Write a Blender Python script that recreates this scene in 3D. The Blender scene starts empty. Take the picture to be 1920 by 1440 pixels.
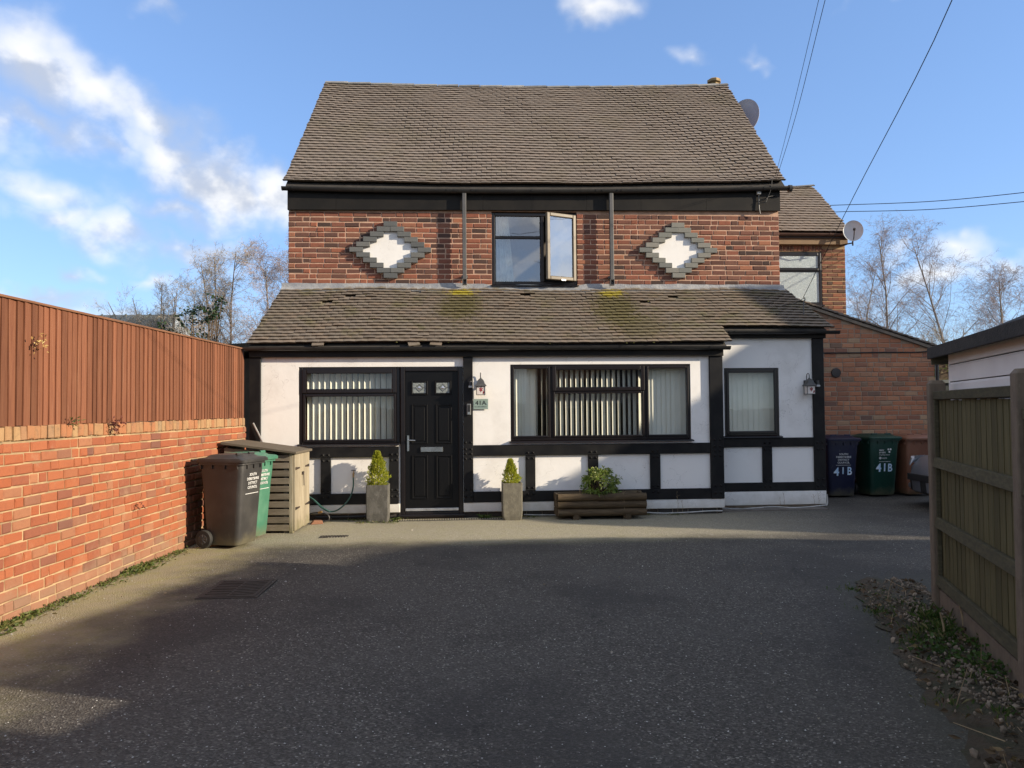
import bpy, bmesh, math, random
import numpy as np
from mathutils import Matrix, Vector, Euler
R = math.radians
SC = bpy.context.scene
COL = SC.collection

# ------------------------------------------------------------------ camera
EYE = 1.54
cam = bpy.data.cameras.new('camera')
cam.sensor_fit = 'HORIZONTAL'
cam.sensor_width = 36.0
cam.lens = 27.0
cam.clip_end = 2000
cam_o = bpy.data.objects.new('camera', cam)
COL.objects.link(cam_o)
cam_o.matrix_world = (Matrix.Translation((0, 0, EYE)) @ Matrix.Rotation(R(90 + 1.79), 4, 'X')
                      @ Matrix.Rotation(R(-0.45), 4, 'Z'))
SC.camera = cam_o

# ------------------------------------------------------------------ light and exposure
SUN_AZ = R(74)      # from -Y towards +X
SUN_EL = R(18.5)
SUN_DIR = Vector((math.sin(SUN_AZ) * math.cos(SUN_EL), -math.cos(SUN_AZ) * math.cos(SUN_EL), math.sin(SUN_EL)))
sun = bpy.data.lights.new('sun', 'SUN')
sun.energy = 3.9
sun.angle = R(0.55)
sun.color = (1.0, 0.86, 0.67)
sun_o = bpy.data.objects.new('sun', sun)
COL.objects.link(sun_o)
sun_o.rotation_euler = SUN_DIR.to_track_quat('Z', 'Y').to_euler()
SC.view_settings.view_transform = 'Standard'
SC.view_settings.look = 'None'
SC.view_settings.gamma = 1.0
SC.view_settings.exposure = 1.0
SC.view_settings.use_curve_mapping = False
SC.cycles.use_denoising = True
SC.cycles.max_bounces = 6
SC.cycles.diffuse_bounces = 3
SC.cycles.transparent_max_bounces = 16
SC.cycles.caustics_reflective = False
SC.cycles.caustics_refractive = False


# ------------------------------------------------------------------ node helpers
class NT:
    def __init__(self, tree):
        self.t = tree

    def n(self, typ, ins=None, **props):
        nd = self.t.nodes.new(typ)
        for k, v in props.items():
            setattr(nd, k, v)
        for k, v in (ins or {}).items():
            s = nd.inputs[k]
            if isinstance(v, bpy.types.NodeSocket):
                self.t.links.new(v, s)
            else:
                s.default_value = v
        return nd

    def math(self, op, a, b=0.0, c=0.0, clamp=False):
        return self.n('ShaderNodeMath', {0: a, 1: b, 2: c}, operation=op, use_clamp=clamp).outputs[0]

    def mix(self, f, a, b, blend='MIX'):
        nd = self.n('ShaderNodeMix', data_type='RGBA', blend_type=blend)
        for k, v in ((0, f), (6, a), (7, b)):
            s = nd.inputs[k]
            if isinstance(v, bpy.types.NodeSocket):
                self.t.links.new(v, s)
            else:
                s.default_value = v if k == 0 else (*v[:3], 1.0)
        return nd.outputs[2]

    def noise(self, vec, scale, detail=4.0, rough=0.55, col=False):
        nd = self.n('ShaderNodeTexNoise', {'Scale': scale, 'Detail': detail, 'Roughness': rough})
        if vec is not None:
            self.t.links.new(vec, nd.inputs['Vector'])
        return nd.outputs['Color' if col else 'Fac']

    def ramp(self, fac, stops, interp='LINEAR'):
        nd = self.n('ShaderNodeValToRGB', {0: fac})
        cr = nd.color_ramp
        cr.interpolation = interp
        while len(cr.elements) < len(stops):
            cr.elements.new(0.5)
        for e, (p, c) in zip(cr.elements, stops):
            e.position = p
            e.color = (*c, 1.0) if len(c) == 3 else c
        return nd.outputs[0]

    def step(self, v, a, b):
        return self.n('ShaderNodeMapRange', {0: v, 1: a, 2: b, 3: 0.0, 4: 1.0}, interpolation_type='SMOOTHSTEP').outputs[0]

    def vmul(self, v, s):
        return self.n('ShaderNodeVectorMath', {0: v, 1: s}, operation='MULTIPLY').outputs[0]

    def pos(self):
        return self.n('ShaderNodeNewGeometry').outputs['Position']

    def obj(self):
        return self.n('ShaderNodeTexCoord').outputs['Object']

    def rnd(self):
        a = self.n('ShaderNodeObjectInfo').outputs['Random']
        b = self.n('ShaderNodeAttribute', attribute_name='var').outputs['Fac']
        return self.math('FRACT', self.math('ADD', a, b))


def mat_base(name):
    m = bpy.data.materials.new(name)
    m.use_nodes = True
    t = m.node_tree
    t.nodes.clear()
    out = t.nodes.new('ShaderNodeOutputMaterial')
    bs = t.nodes.new('ShaderNodeBsdfPrincipled')
    t.links.new(bs.outputs[0], out.inputs[0])
    return m, NT(t), bs, out


def setc(nt, bs, key, v):
    if isinstance(v, bpy.types.NodeSocket):
        nt.t.links.new(v, bs.inputs[key])
    else:
        bs.inputs[key].default_value = (*v, 1.0) if isinstance(v, tuple) and len(v) == 3 else v


def bump(nt, bs, h, strength=0.3, dist=0.01):
    b = nt.n('ShaderNodeBump', {'Strength': strength, 'Distance': dist, 'Height': h})
    nt.t.links.new(b.outputs[0], bs.inputs['Normal'])


def simple(name, col, rough=0.6, col2=None, scale=8.0, bumps=0.0, metal=0.0, var=0.0, spec=0.5, bdist=0.004, stretch=None):
    """one base colour broken up by a stain noise, optional per-piece tone and fine relief"""
    m, nt, bs, out = mat_base(name)
    v = nt.pos()
    if stretch:
        v = nt.vmul(nt.obj(), stretch)
    f = nt.noise(v, scale, 5)
    c2 = col2 or tuple(c * 0.72 for c in col)
    c = nt.mix(nt.step(f, 0.35, 0.68), col, c2)
    if var:
        k = nt.math('MULTIPLY_ADD', nt.rnd(), 2 * var, 1 - var)
        c = nt.n('ShaderNodeVectorMath', {0: c, 1: nt.n('ShaderNodeCombineXYZ', {0: k, 1: k, 2: k}).outputs[0]}, operation='MULTIPLY').outputs[0]
    setc(nt, bs, 'Base Color', c)
    bs.inputs['Roughness'].default_value = rough
    bs.inputs['Metallic'].default_value = metal
    bs.inputs['Specular IOR Level'].default_value = spec
    if bumps:
        bump(nt, bs, nt.noise(v, scale * 6, 4), bumps, bdist)
    return m


# ------------------------------------------------------------------ world: Nishita sky with broken cumulus
W = bpy.data.worlds.new('World')
SC.world = W
W.use_nodes = True
W.cycles.sampling_method = 'MANUAL'
W.cycles.sample_map_resolution = 512
wt = NT(W.node_tree)
W.node_tree.nodes.clear()
wout = wt.n('ShaderNodeOutputWorld')
sky = wt.n('ShaderNodeTexSky', sky_type='NISHITA', sun_disc=False)
sky.sun_elevation = SUN_EL
sky.sun_rotation = math.pi - SUN_AZ
sky.altitude = 80
sky.air_density = 1.0
sky.dust_density = 0.2
sky.ozone_density = 2.2
SKY_K = 0.127
skyg = wt.n('ShaderNodeGamma', {0: sky.outputs[0], 1: 0.62}).outputs[0]
skyc = wt.n('ShaderNodeVectorMath', {0: skyg, 1: (0.90, 1.16, 1.62)}, operation='MULTIPLY').outputs[0]
d = wt.n('ShaderNodeTexCoord').outputs['Generated']
sx = wt.n('ShaderNodeSeparateXYZ', {0: d})
az = wt.math('ARCTAN2', sx.outputs[0], sx.outputs[1])
el = wt.math('ARCSINE', sx.outputs[2])
fb = wt.noise(wt.vmul(d, (1, 1, 1.25)), 6.0, 7, 0.55)
fb2 = wt.noise(wt.n('ShaderNodeVectorMath', {0: wt.vmul(d, (1, 1, 1.25)), 1: (0.030, -0.004, 0.036)}, operation='ADD').outputs[0], 6.0, 5, 0.53)
wv = wt.noise(d, 11.0, 3, 0.6, col=True)
wx = wt.n('ShaderNodeSeparateXYZ', {0: wv})
azw = wt.math('ADD', az, wt.math('MULTIPLY', wt.math('SUBTRACT', wx.outputs[0], 0.5), 0.13))
elw = wt.math('ADD', el, wt.math('MULTIPLY', wt.math('SUBTRACT', wx.outputs[1], 0.5), 0.10))
# azimuth, elevation, half length, half height (degrees), tilt (degrees, + falls to the right), weight
CLOUDS = [(-32.5, 21.4, 4.6, 3.2, 20, 1.05), (-28.6, 20.7, 5.6, 2.3, 28, 1.1), (-24.9, 19.2, 3.6, 2.0, 15, 1.0),
          (-31.6, 18.0, 5.0, 1.7, 8, .95), (-34.5, 17.0, 3.0, 2.2, 0, 1.0), (-28.0, 17.3, 3.6, 1.1, 14, .75),
          (-24.2, 17.0, 3.4, 2.5, 30, 1.1), (-20.8, 15.6, 5.0, 2.4, 20, 1.25), (-16.8, 14.5, 4.0, 2.2, 12, 1.25),
          (-24.0, 13.6, 4.6, 1.6, 0, .8), (-32.2, 13.7, 4.2, 1.5, 18, .9), (-30.2, 12.2, 4.2, 1.0, 6, .8),
          (-26.2, 11.3, 3.8, 1.6, 10, .85), (-22.8, 11.0, 3.0, 1.4, 0, .82), (-28.9, 8.7, 1.3, .7, 0, .8),
          (-24.8, 8.9, 1.5, .75, 0, .85), (-32.0, 7.0, 5.5, .9, 4, .95), (-27.0, 6.4, 4.0, .7, 0, .85),
          (-37.0, 24.0, 4.0, 2.6, 20, .9), (-40.0, 15.0, 5.0, 2.4, 10, .9),
          (6.1, 27.8, 2.6, 1.1, 0, .8), (-25.0, 25.9, 1.8, .8, 10, .55), (13.4, 23.4, 1.8, .7, 10, .5),
          (18.4, 23.0, .9, .4, 0, .45), (26.3, 25.6, 3.0, .7, 0, .62), (27.0, 10.5, 1.3, .6, 0, .7),
          (30.6, 9.9, 2.3, 1.2, 0, 1.0), (28.7, 8.1, 3.4, 1.1, 0, .85), (33.4, 8.6, 1.6, .8, 0, .8),
          (24.5, 7.0, 3.0, .8, 0, .55), (38.0, 9.5, 3.0, 1.2, 0, .9)]
pv = wt.n('ShaderNodeCombineXYZ', {0: azw, 1: elw, 2: 0.0}).outputs[0]
dens = None
for ca, ce, ra, re, tl, wgt in CLOUDS:
    mp = wt.n('ShaderNodeMapping', {'Vector': pv, 'Location': (R(ca), R(ce), 0), 'Rotation': (0, 0, R(-tl)), 'Scale': (R(ra), R(re), 1)}, vector_type='TEXTURE')
    ln = wt.n('ShaderNodeVectorMath', {0: mp.outputs[0]}, operation='LENGTH').outputs['Value']
    b_ = wt.math('MULTIPLY_ADD', ln, -wgt, 1.35 * wgt)
    dens = b_ if dens is None else wt.math('MAXIMUM', dens, b_)
# unseen cloud outside the view, made denser to add fill light
gen = wt.math('MULTIPLY', wt.math('SUBTRACT', wt.noise(wt.vmul(d, (1, 1, 1.6)), 2.2, 4, 0.5), 0.36), 6.0)
infr = wt.math('MAXIMUM', wt.step(wt.math('ABSOLUTE', az), R(37), R(46)), wt.step(el, R(29), R(36)))
gen = wt.math('MULTIPLY_ADD', wt.math('SUBTRACT', infr, 1.0), 3.0, gen)
dens = wt.math('MAXIMUM', wt.math('MAXIMUM', dens, gen), -0.6)
mask = wt.step(wt.math('MULTIPLY_ADD', wt.math('SUBTRACT', fb, 0.5), 2.7, dens), -0.05, 1.55)
mask = wt.math('MULTIPLY', mask, wt.step(sx.outputs[2], 0.0, 0.05))
lit = wt.math('MULTIPLY_ADD', wt.math('SUBTRACT', fb, fb2), 4.2, wt.math('MULTIPLY_ADD', mask, 0.10, 0.45), clamp=True)
ccol = wt.mix(wt.step(lit, 0.2, 0.8), (2.35, 2.55, 2.98), (4.3, 4.27, 4.22))
final = wt.mix(wt.math('MULTIPLY', mask, 0.92), skyc, ccol)
bg = wt.n('ShaderNodeBackground', {'Color': final, 'Strength': SKY_K})
W.node_tree.links.new(bg.outputs[0], wout.inputs[0])


# ------------------------------------------------------------------ mesh helpers
class MB:
    """collects shapes into one mesh"""
    def __init__(self):
        self.v, self.f, self.a = [], [], []
        self.M = None

    def add(self, vs, fs, var=0.0):
        o = len(self.v)
        if self.M is not None:
            vs = [tuple(self.M @ Vector(p)) for p in vs]
        self.v.extend(vs)
        self.f.extend([tuple(i + o for i in f) for f in fs])
        self.a.extend([var] * len(vs))
        return self

    def box(self, x0, x1, y0, y1, z0, z1, var=0.0):
        return self.add([(x0, y0, z0), (x1, y0, z0), (x1, y1, z0), (x0, y1, z0), (x0, y0, z1), (x1, y0, z1), (x1, y1, z1), (x0, y1, z1)],
                        [(0, 3, 2, 1), (4, 5, 6, 7), (0, 1, 5, 4), (1, 2, 6, 5), (2, 3, 7, 6), (3, 0, 4, 7)], var)

    def frame(self, x0, x1, z0, z1, w, y0, y1):
        self.box(x0, x0 + w, y0, y1, z0, z1)
        self.box(x1 - w, x1, y0, y1, z0, z1)
        self.box(x0 + w, x1 - w, y0, y1, z0, z0 + w)
        self.box(x0 + w, x1 - w, y0, y1, z1 - w, z1)
        return self

    def prism(self, poly, axis, a, b, var=0.0):
        """polygon (p,q) extruded along axis 'x','y' or 'z' from a to b"""
        n = len(poly)
        def pt(p, t):
            return {'x': (t, p[0], p[1]), 'y': (p[0], t, p[1]), 'z': (p[0], p[1], t)}[axis]
        vs = [pt(p, a) for p in poly] + [pt(p, b) for p in poly]
        fs = [tuple(range(n))[::-1], tuple(range(n, 2 * n))] + [(i, (i + 1) % n, n + (i + 1) % n, n + i) for i in range(n)]
        return self.add(vs, fs, var)

    def tube(self, pts, rad, n=8, cap=True, var=0.0):
        pts = [Vector(p) for p in pts]
        rads = rad if isinstance(rad, (list, tuple)) else [rad] * len(pts)
        vs, fs = [], []
        up = None
        for i, p in enumerate(pts):
            t = (pts[min(i + 1, len(pts) - 1)] - pts[max(i - 1, 0)])
            if t.length < 1e-9:
                t = Vector((0, 0, 1))
            t.normalize()
            if up is None:
                up = Vector((0, 0, 1)) if abs(t.z) < 0.9 else Vector((1, 0, 0))
            a = t.cross(up)
            if a.length < 1e-6:
                a = t.orthogonal()
            a.normalize()
            b = a.cross(t)
            up = b
            for k in range(n):
                an = 2 * math.pi * k / n
                vs.append(tuple(p + (a * math.cos(an) + b * math.sin(an)) * rads[i]))
        for i in range(len(pts) - 1):
            for k in range(n):
                k2 = (k + 1) % n
                fs.append((i * n + k, i * n + k2, (i + 1) * n + k2, (i + 1) * n + k))
        if cap:
            fs.append(tuple(range(n))[::-1])
            fs.append(tuple(range((len(pts) - 1) * n, len(pts) * n)))
        return self.add(vs, fs, var)

    def lathe(self, prof, n=20, c=(0, 0, 0), axis='z'):
        """profile (r, h) turned round an axis through c"""
        vs, fs = [], []
        for r, h in prof:
            for k in range(n):
                a = 2 * math.pi * k / n
                p = (r * math.cos(a), r * math.sin(a), h)
                if axis == 'y':
                    p = (p[0], p[2], p[1])
                elif axis == 'x':
                    p = (p[2], p[0], p[1])
                vs.append((p[0] + c[0], p[1] + c[1], p[2] + c[2]))
        m = len(prof)
        for i in range(m - 1):
            for k in range(n):
                k2 = (k + 1) % n
                fs.append((i * n + k, i * n + k2, (i + 1) * n + k2, (i + 1) * n + k))
        fs.append(tuple(range(n))[::-1])
        fs.append(tuple(range((m - 1) * n, m * n)))
        return self.add(vs, fs)

    def loft(self, rings, cap=True):
        n = len(rings[0])
        vs = [p for r in rings for p in r]
        fs = []
        for i in range(len(rings) - 1):
            for k in range(n):
                k2 = (k + 1) % n
                fs.append((i * n + k, i * n + k2, (i + 1) * n + k2, (i + 1) * n + k))
        if cap:
            fs.append(tuple(range(n))[::-1])
            fs.append(tuple(range((len(rings) - 1) * n, len(rings) * n)))
        return self.add(vs, fs)

    def mesh(self, name, mat, smooth=False):
        me = bpy.data.meshes.new(name)
        me.from_pydata(self.v, [], self.f)
        if any(self.a):
            at = me.attributes.new('var', 'FLOAT', 'POINT')
            at.data.foreach_set('value', np.array(self.a, dtype=np.float32))
        if mat is not None:
            me.materials.append(mat)
        bm = bmesh.new()
        bm.from_mesh(me)
        bmesh.ops.recalc_face_normals(bm, faces=bm.faces)
        bm.to_mesh(me)
        bm.free()
        if smooth:
            me.polygons.foreach_set('use_smooth', [True] * len(me.polygons))
            me.set_sharp_from_angle(angle=R(40))
        me.update()
        return me

    def build(self, name, mat, parent=None, smooth=False, bevel=0.0, kind=None):
        o = bpy.data.objects.new(name, self.mesh(name, mat, smooth))
        COL.objects.link(o)
        if parent is not None:
            o.parent = parent
        if bevel:
            b = o.modifiers.new('bevel', 'BEVEL')
            b.width = bevel
            b.segments = 2 if bevel > 0.006 else 1
            b.limit_method = 'ANGLE'
        if kind:
            o['kind'] = kind
        return o


def inst(name, me, parent, M=None):
    o = bpy.data.objects.new(name, me)
    COL.objects.link(o)
    o.parent = parent
    if M is not None:
        o.matrix_local = M
    return o


def thing(name, label, cat, loc=(0, 0, 0), rz=0.0, group=None):
    o = bpy.data.objects.new(name, None)
    o.empty_display_size = 0.2
    COL.objects.link(o)
    o.location = loc
    o.rotation_euler = (0, 0, rz)
    return tag(o, label, cat, group)


def tag(o, label, cat, group=None):
    o['label'] = label
    o['category'] = cat
    if group:
        o['group'] = group
    return o


def struct(o):
    o['kind'] = 'structure'
    return o


def rrect(w, d, r, z, n=4, cx=0.0, cy=0.0):
    """rounded rectangle ring at height z"""
    pts = []
    for sx_, sy_, a0 in ((1, 1, 0), (-1, 1, 90), (-1, -1, 180), (1, -1, 270)):
        for k in range(n + 1):
            a = R(a0 + 90 * k / n)
            pts.append((cx + sx_ * (w / 2 - r) + r * math.cos(a), cy + sy_ * (d / 2 - r) + r * math.sin(a), z))
    return pts


_dg = None
def text_obj(body, size, mat, parent, M, name='lettering', bold=0.0, sx_=1.0, align='CENTER', thick=0.0008):
    cu = bpy.data.curves.new('lettering', 'FONT')
    cu.body = body
    cu.size = size
    cu.offset = bold * size
    cu.align_x = align
    cu.extrude = thick
    cu.resolution_u = 3
    t = bpy.data.objects.new('lettering_tmp', cu)
    COL.objects.link(t)
    dg = bpy.context.evaluated_depsgraph_get()
    me = bpy.data.meshes.new_from_object(t.evaluated_get(dg))
    bpy.data.objects.remove(t)
    me.materials.clear()
    me.materials.append(mat)
    o = bpy.data.objects.new(name, me)
    COL.objects.link(o)
    o.parent = parent
    o.matrix_local = M @ Matrix.Diagonal((sx_, 1, 1, 1))
    return o
# ------------------------------------------------------------------ materials
def brick_mat(name, stops, stain=(0.10, 0.07, 0.05), stain_amt=0.45, rough=0.88, bumps=0.5, pale=None, pale_amt=0.0, foot=None):
    m, nt, bs, out = mat_base(name)
    r = nt.rnd()
    c = nt.ramp(r, stops)
    p = nt.pos()
    blot = nt.step(nt.noise(p, 16, 5, 0.6), 0.5, 0.78)
    c = nt.mix(nt.math('MULTIPLY', blot, stain_amt), c, stain)
    fine = nt.noise(p, 160, 3, 0.6)
    k = nt.math('MULTIPLY_ADD', fine, 0.6, 0.7)
    c = nt.n('ShaderNodeVectorMath', {0: c, 1: nt.n('ShaderNodeCombineXYZ', {0: k, 1: k, 2: k}).outputs[0]}, operation='MULTIPLY').outputs[0]
    if foot:
        zz = nt.n('ShaderNodeSeparateXYZ', {0: p}).outputs[2]
        ff = nt.step(nt.math('MULTIPLY_ADD', nt.math('SUBTRACT', nt.noise(p, 4, 5, .65), .5), .7, zz), foot[0], foot[0] * .25)
        c = nt.mix(nt.math('MULTIPLY', ff, foot[1]), c, foot[2])
    if pale:
        pf = nt.math('MULTIPLY', nt.step(nt.noise(p, 5.5, 6, 0.65), 0.56, 0.75), pale_amt)
        c = nt.mix(pf, c, pale)
    setc(nt, bs, 'Base Color', c)
    bs.inputs['Roughness'].default_value = rough
    bs.inputs['Specular IOR Level'].default_value = 0.25
    bump(nt, bs, nt.math('ADD', nt.noise(p, 60, 4), nt.math('MULTIPLY', fine, 0.5)), bumps, 0.004)
    return m


M_BRK_HOUSE = brick_mat('brick_house', [(0.0, (.17, .078, .055)), (.14, (.060, .040, .034)), (.26, (.21, .080, .052)), (.42, (.29, .105, .062)), (.55, (.12, .062, .048)), (.66, (.25, .092, .058)),
                                       (.8, (.165, .080, .058)), (.92, (.35, .145, .082)), (1.0, (.085, .052, .043))], (0.06, .038, .032), 0.42)
M_BRK_WALL = brick_mat('brick_garden', [(0.0, (.27, .088, .043)), (.3, (.325, .110, .051)), (.55, (.30, .090, .040)), (.70, (.24, .083, .047)), (.80, (.165, .076, .055)),
                                       (.93, (.33, .145, .075)), (1.0, (.29, .105, .052))], (0.16, .06, .045), 0.35, pale=(.40, .27, .17), pale_amt=0.28, foot=(.30, .55, (.24, .165, .11)))
M_BRK_COPE = brick_mat('brick_coping', [(0.0, (.35, .22, .11)), (.4, (.31, .17, .085)), (.7, (.34, .14, .065)), (1.0, (.27, .19, .11))], (0.11, .09, .06), 0.6)
M_BRK_OUT = brick_mat('brick_outbuilding', [(0.0, (.46, .20, .105)), (.25, (.40, .17, .095)), (.45, (.50, .245, .135)), (.62, (.29, .14, .092)), (.75, (.45, .195, .105)),
                                           (.88, (.18, .11, .085)), (.95, (.45, .30, .18)), (1.0, (.37, .15, .09))], (0.24, .12, .07), 0.4, pale=(.42, .27, .17), pale_amt=0.15)
M_BRK_WING = brick_mat('brick_wing', [(0.0, (.25, .10, .06)), (.35, (.10, .06, .045)), (.6, (.30, .12, .065)), (.8, (.085, .055, .042)), (1.0, (.22, .095, .06))], (.06, .045, .035), .4)
M_BRK_GREY = brick_mat('brick_grey_blue', [(0.0, (.095, .10, .10)), (.5, (.125, .13, .127)), (1.0, (.155, .155, .145))], (.09, .095, .10), .4, bumps=.25)
M_BRK_BEIGE = brick_mat('brick_grey_buff', [(0.0, (.17, .175, .16)), (.5, (.205, .205, .18)), (1.0, (.235, .225, .195))], (.15, .15, .14), .4, bumps=.25)
M_MORT_PINK = simple('mortar_pink', (.56, .36, .25), .95, (.42, .27, .185), 9, .5)
M_MORT_TAN = simple('mortar_tan', (.43, .30, .165), .95, (.25, .18, .10), 5, .6)
M_MORT_GREY = simple('mortar_grey', (.36, .28, .20), .95, (.26, .20, .145), 8, .5)
M_STONE_CAP = simple('verge_mortar', (.23, .19, .14), .95, (.15, .125, .10), 7, .6)


def tile_mat(name, cols, moss=0.0, patches=()):
    m, nt, bs, out = mat_base(name)
    c = nt.ramp(nt.rnd(), cols)
    p = nt.pos()
    big = nt.noise(p, 1.3, 6, 0.6)
    c = nt.mix(nt.math('MULTIPLY', nt.step(big, .48, .68), .38), c, (.165, .140, .095))
    c = nt.mix(nt.math('MULTIPLY', nt.step(nt.noise(p, 9, 5, .65), .55, .75), .30), c, (.085, .072, .058))
    if moss:
        c = nt.mix(nt.math('MULTIPLY', nt.step(nt.noise(p, 2.6, 6, .65), .50, .70), moss), c, (.125, .115, .048))
    spk = nt.step(nt.noise(p, 34, 2, .5), .735, .775)
    c = nt.mix(nt.math('MULTIPLY', spk, .8), c, (.46, .44, .40))
    sp = nt.n('ShaderNodeSeparateXYZ', {0: p})
    for (cx, cy, cz, ra, rs, col_, amt) in patches:
        dx = nt.math('DIVIDE', nt.math('SUBTRACT', sp.outputs[0], cx), ra)
        dz = nt.math('DIVIDE', nt.math('SUBTRACT', sp.outputs[2], cz), rs)
        q = nt.math('SQRT', nt.math('MULTIPLY_ADD', dx, dx, nt.math('MULTIPLY', dz, dz)))
        q = nt.math('MULTIPLY_ADD', nt.math('SUBTRACT', nt.noise(p, 14, 6, .72), .5), 2.6, q)
        c = nt.mix(nt.math('MULTIPLY', nt.math('SUBTRACT', 1.0, nt.step(q, .45, 1.1)), amt), c, col_)
    setc(nt, bs, 'Base Color', c)
    bs.inputs['Roughness'].default_value = .9
    bs.inputs['Specular IOR Level'].default_value = .2
    bump(nt, bs, nt.noise(p, 55, 5, .6), .5, .004)
    return m


HO = Vector((-3.69, 10.68, 0))
HYAW = R(4)
def hw(lx, ly, lz):
    """house coordinates to world"""
    return Vector((HO.x + lx * math.cos(HYAW) - ly * math.sin(HYAW), HO.y + lx * math.sin(HYAW) + ly * math.cos(HYAW), lz))


_y1, _y2 = hw(3.0, 1.3, 3.36), hw(5.4, 1.3, 3.36)
YELL = (.40, .33, .018)
GREENISH = (.10, .085, .03)
M_TILE = tile_mat('roof_tile_main', [(0, (.190, .155, .128)), (.35, (.215, .180, .150)), (.6, (.202, .167, .138)), (.9, (.225, .182, .147)), (1, (.172, .142, .120))])
M_TILE2 = tile_mat('roof_tile_lean_to', [(0, (.160, .130, .101)), (.3, (.182, .150, .117)), (.6, (.170, .137, .105)), (.9, (.20, .153, .112)), (1, (.140, .114, .090))], .55,
                   [(_y1.x, 0, 3.12, .38, .34, GREENISH, .8), (_y2.x, 0, 3.08, .42, .38, GREENISH, .8), (_y2.x + .3, 0, 2.75, .5, .3, GREENISH, .55),
                    (_y1.x, 0, 3.385, .27, .085, YELL, .72), (_y2.x, 0, 3.38, .25, .10, YELL, .62)])
M_RIDGE = simple('ridge_tile', (.17, .165, .155), .9, (.26, .25, .225), 7, .5, var=.25)


def render_mat():
    m, nt, bs, out = mat_base('white_render')
    p = nt.pos()
    c = nt.mix(nt.math('MULTIPLY', nt.step(nt.noise(p, 2.2, 6, .62), .45, .75), .6), (.84, .82, .78), (.68, .655, .61))
    sp = nt.n('ShaderNodeSeparateXYZ', {0: p})
    splash = nt.math('MULTIPLY', nt.step(nt.math('MULTIPLY_ADD', nt.math('SUBTRACT', nt.noise(p, 7, 5, .6), .5), .35, sp.outputs[2]), .32, .02), .65)
    c = nt.mix(splash, c, (.50, .47, .40))
    # hairline cracks in the plaster
    vo = nt.n('ShaderNodeTexVoronoi', {'Vector': nt.n('ShaderNodeVectorMath', {0: p, 1: nt.vmul(nt.noise(p, 6, 3, .6, col=True), (.35, .35, .35))}, operation='ADD').outputs[0], 'Scale': 2.3}, feature='DISTANCE_TO_EDGE')
    crk = nt.math('MULTIPLY', nt.math('SUBTRACT', 1.0, nt.step(vo.outputs[0], .0, .006)), nt.math('MULTIPLY', nt.step(nt.noise(p, 1.1, 2), .50, .58), .65))
    c = nt.mix(crk, c, (.33, .31, .28))
    setc(nt, bs, 'Base Color', c)
    bs.inputs['Roughness'].default_value = .85
    bs.inputs['Specular IOR Level'].default_value = .2
    bump(nt, bs, nt.math('ADD', nt.noise(p, 9, 4), nt.math('MULTIPLY', nt.noise(p, 60, 3), .12)), .16, .012)
    return m


M_RENDER = render_mat()
M_BLACK = simple('black_painted_timber', (.0075, .0075, .0085), .5, (.015, .0145, .014), 5, .35, bdist=.003, spec=.2)
_nt = NT(M_BLACK.node_tree)
_bs = next(n_ for n_ in M_BLACK.node_tree.nodes if n_.type == 'BSDF_PRINCIPLED')
_src = _bs.inputs['Base Color'].links[0].from_socket
_fk = _nt.math('MULTIPLY', _nt.step(_nt.noise(_nt.vmul(_nt.pos(), (1, 1, .45)), 26, 4, .75), .70, .735), _nt.step(_nt.noise(_nt.pos(), 1.4, 3), .52, .62))
M_BLACK.node_tree.links.new(_nt.mix(_fk, _src, (.30, .28, .25)), _bs.inputs['Base Color'])
M_FASCIA = simple('black_fascia', (.011, .010, .009), .6, (.019, .0165, .0135), 2.5, .25, spec=.2)
M_UPVC = simple('dark_window_frame', (.009, .0065, .007), .3, (.012, .009, .009), 3, spec=.4)
M_SASH = simple('tan_sash', (.13, .103, .067), .42, (.16, .13, .086), 6)
M_DOOR = simple('black_door', (.005, .005, .0055), .36, (.006, .006, .0065), 30, .12, bdist=.001, spec=.22)
M_GUT = simple('black_gutter', (.020, .020, .021), .38, (.030, .029, .027), 4)
M_GUTBROWN = simple('brown_gutter', (.10, .055, .04), .45)
M_PIPE = simple('grey_downpipe', (.082, .080, .076), .5, (.11, .105, .10), 5)
M_LEAD = simple('lead_flashing', (.25, .255, .265), .55, (.37, .365, .35), 6, .6, metal=.15, bdist=.01)
M_CHROME = simple('polished_metal', (.62, .60, .57), .22, metal=1.0)
M_ALU = simple('aluminium', (.72, .72, .74), .32, metal=.9)
M_DARK = simple('interior_dark', (.05, .045, .04), .9)
M_INT = simple('interior_wall', (.16, .14, .12), .9)
M_SLAT = simple('blind_fabric', (.84, .81, .70), .8, (.80, .77, .66), 5)
M_CURT = simple('net_curtain', (.78, .76, .70), .85)
M_OAK = simple('soffit_timber', (.24, .16, .085), .75, (.20, .13, .07), 3, .2)
M_PLINTH = brick_mat('brick_plinth', [(0, (.05, .042, .035)), (.5, (.075, .055, .042)), (1, (.06, .055, .05))], (.03, .03, .022), .5)


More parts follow.
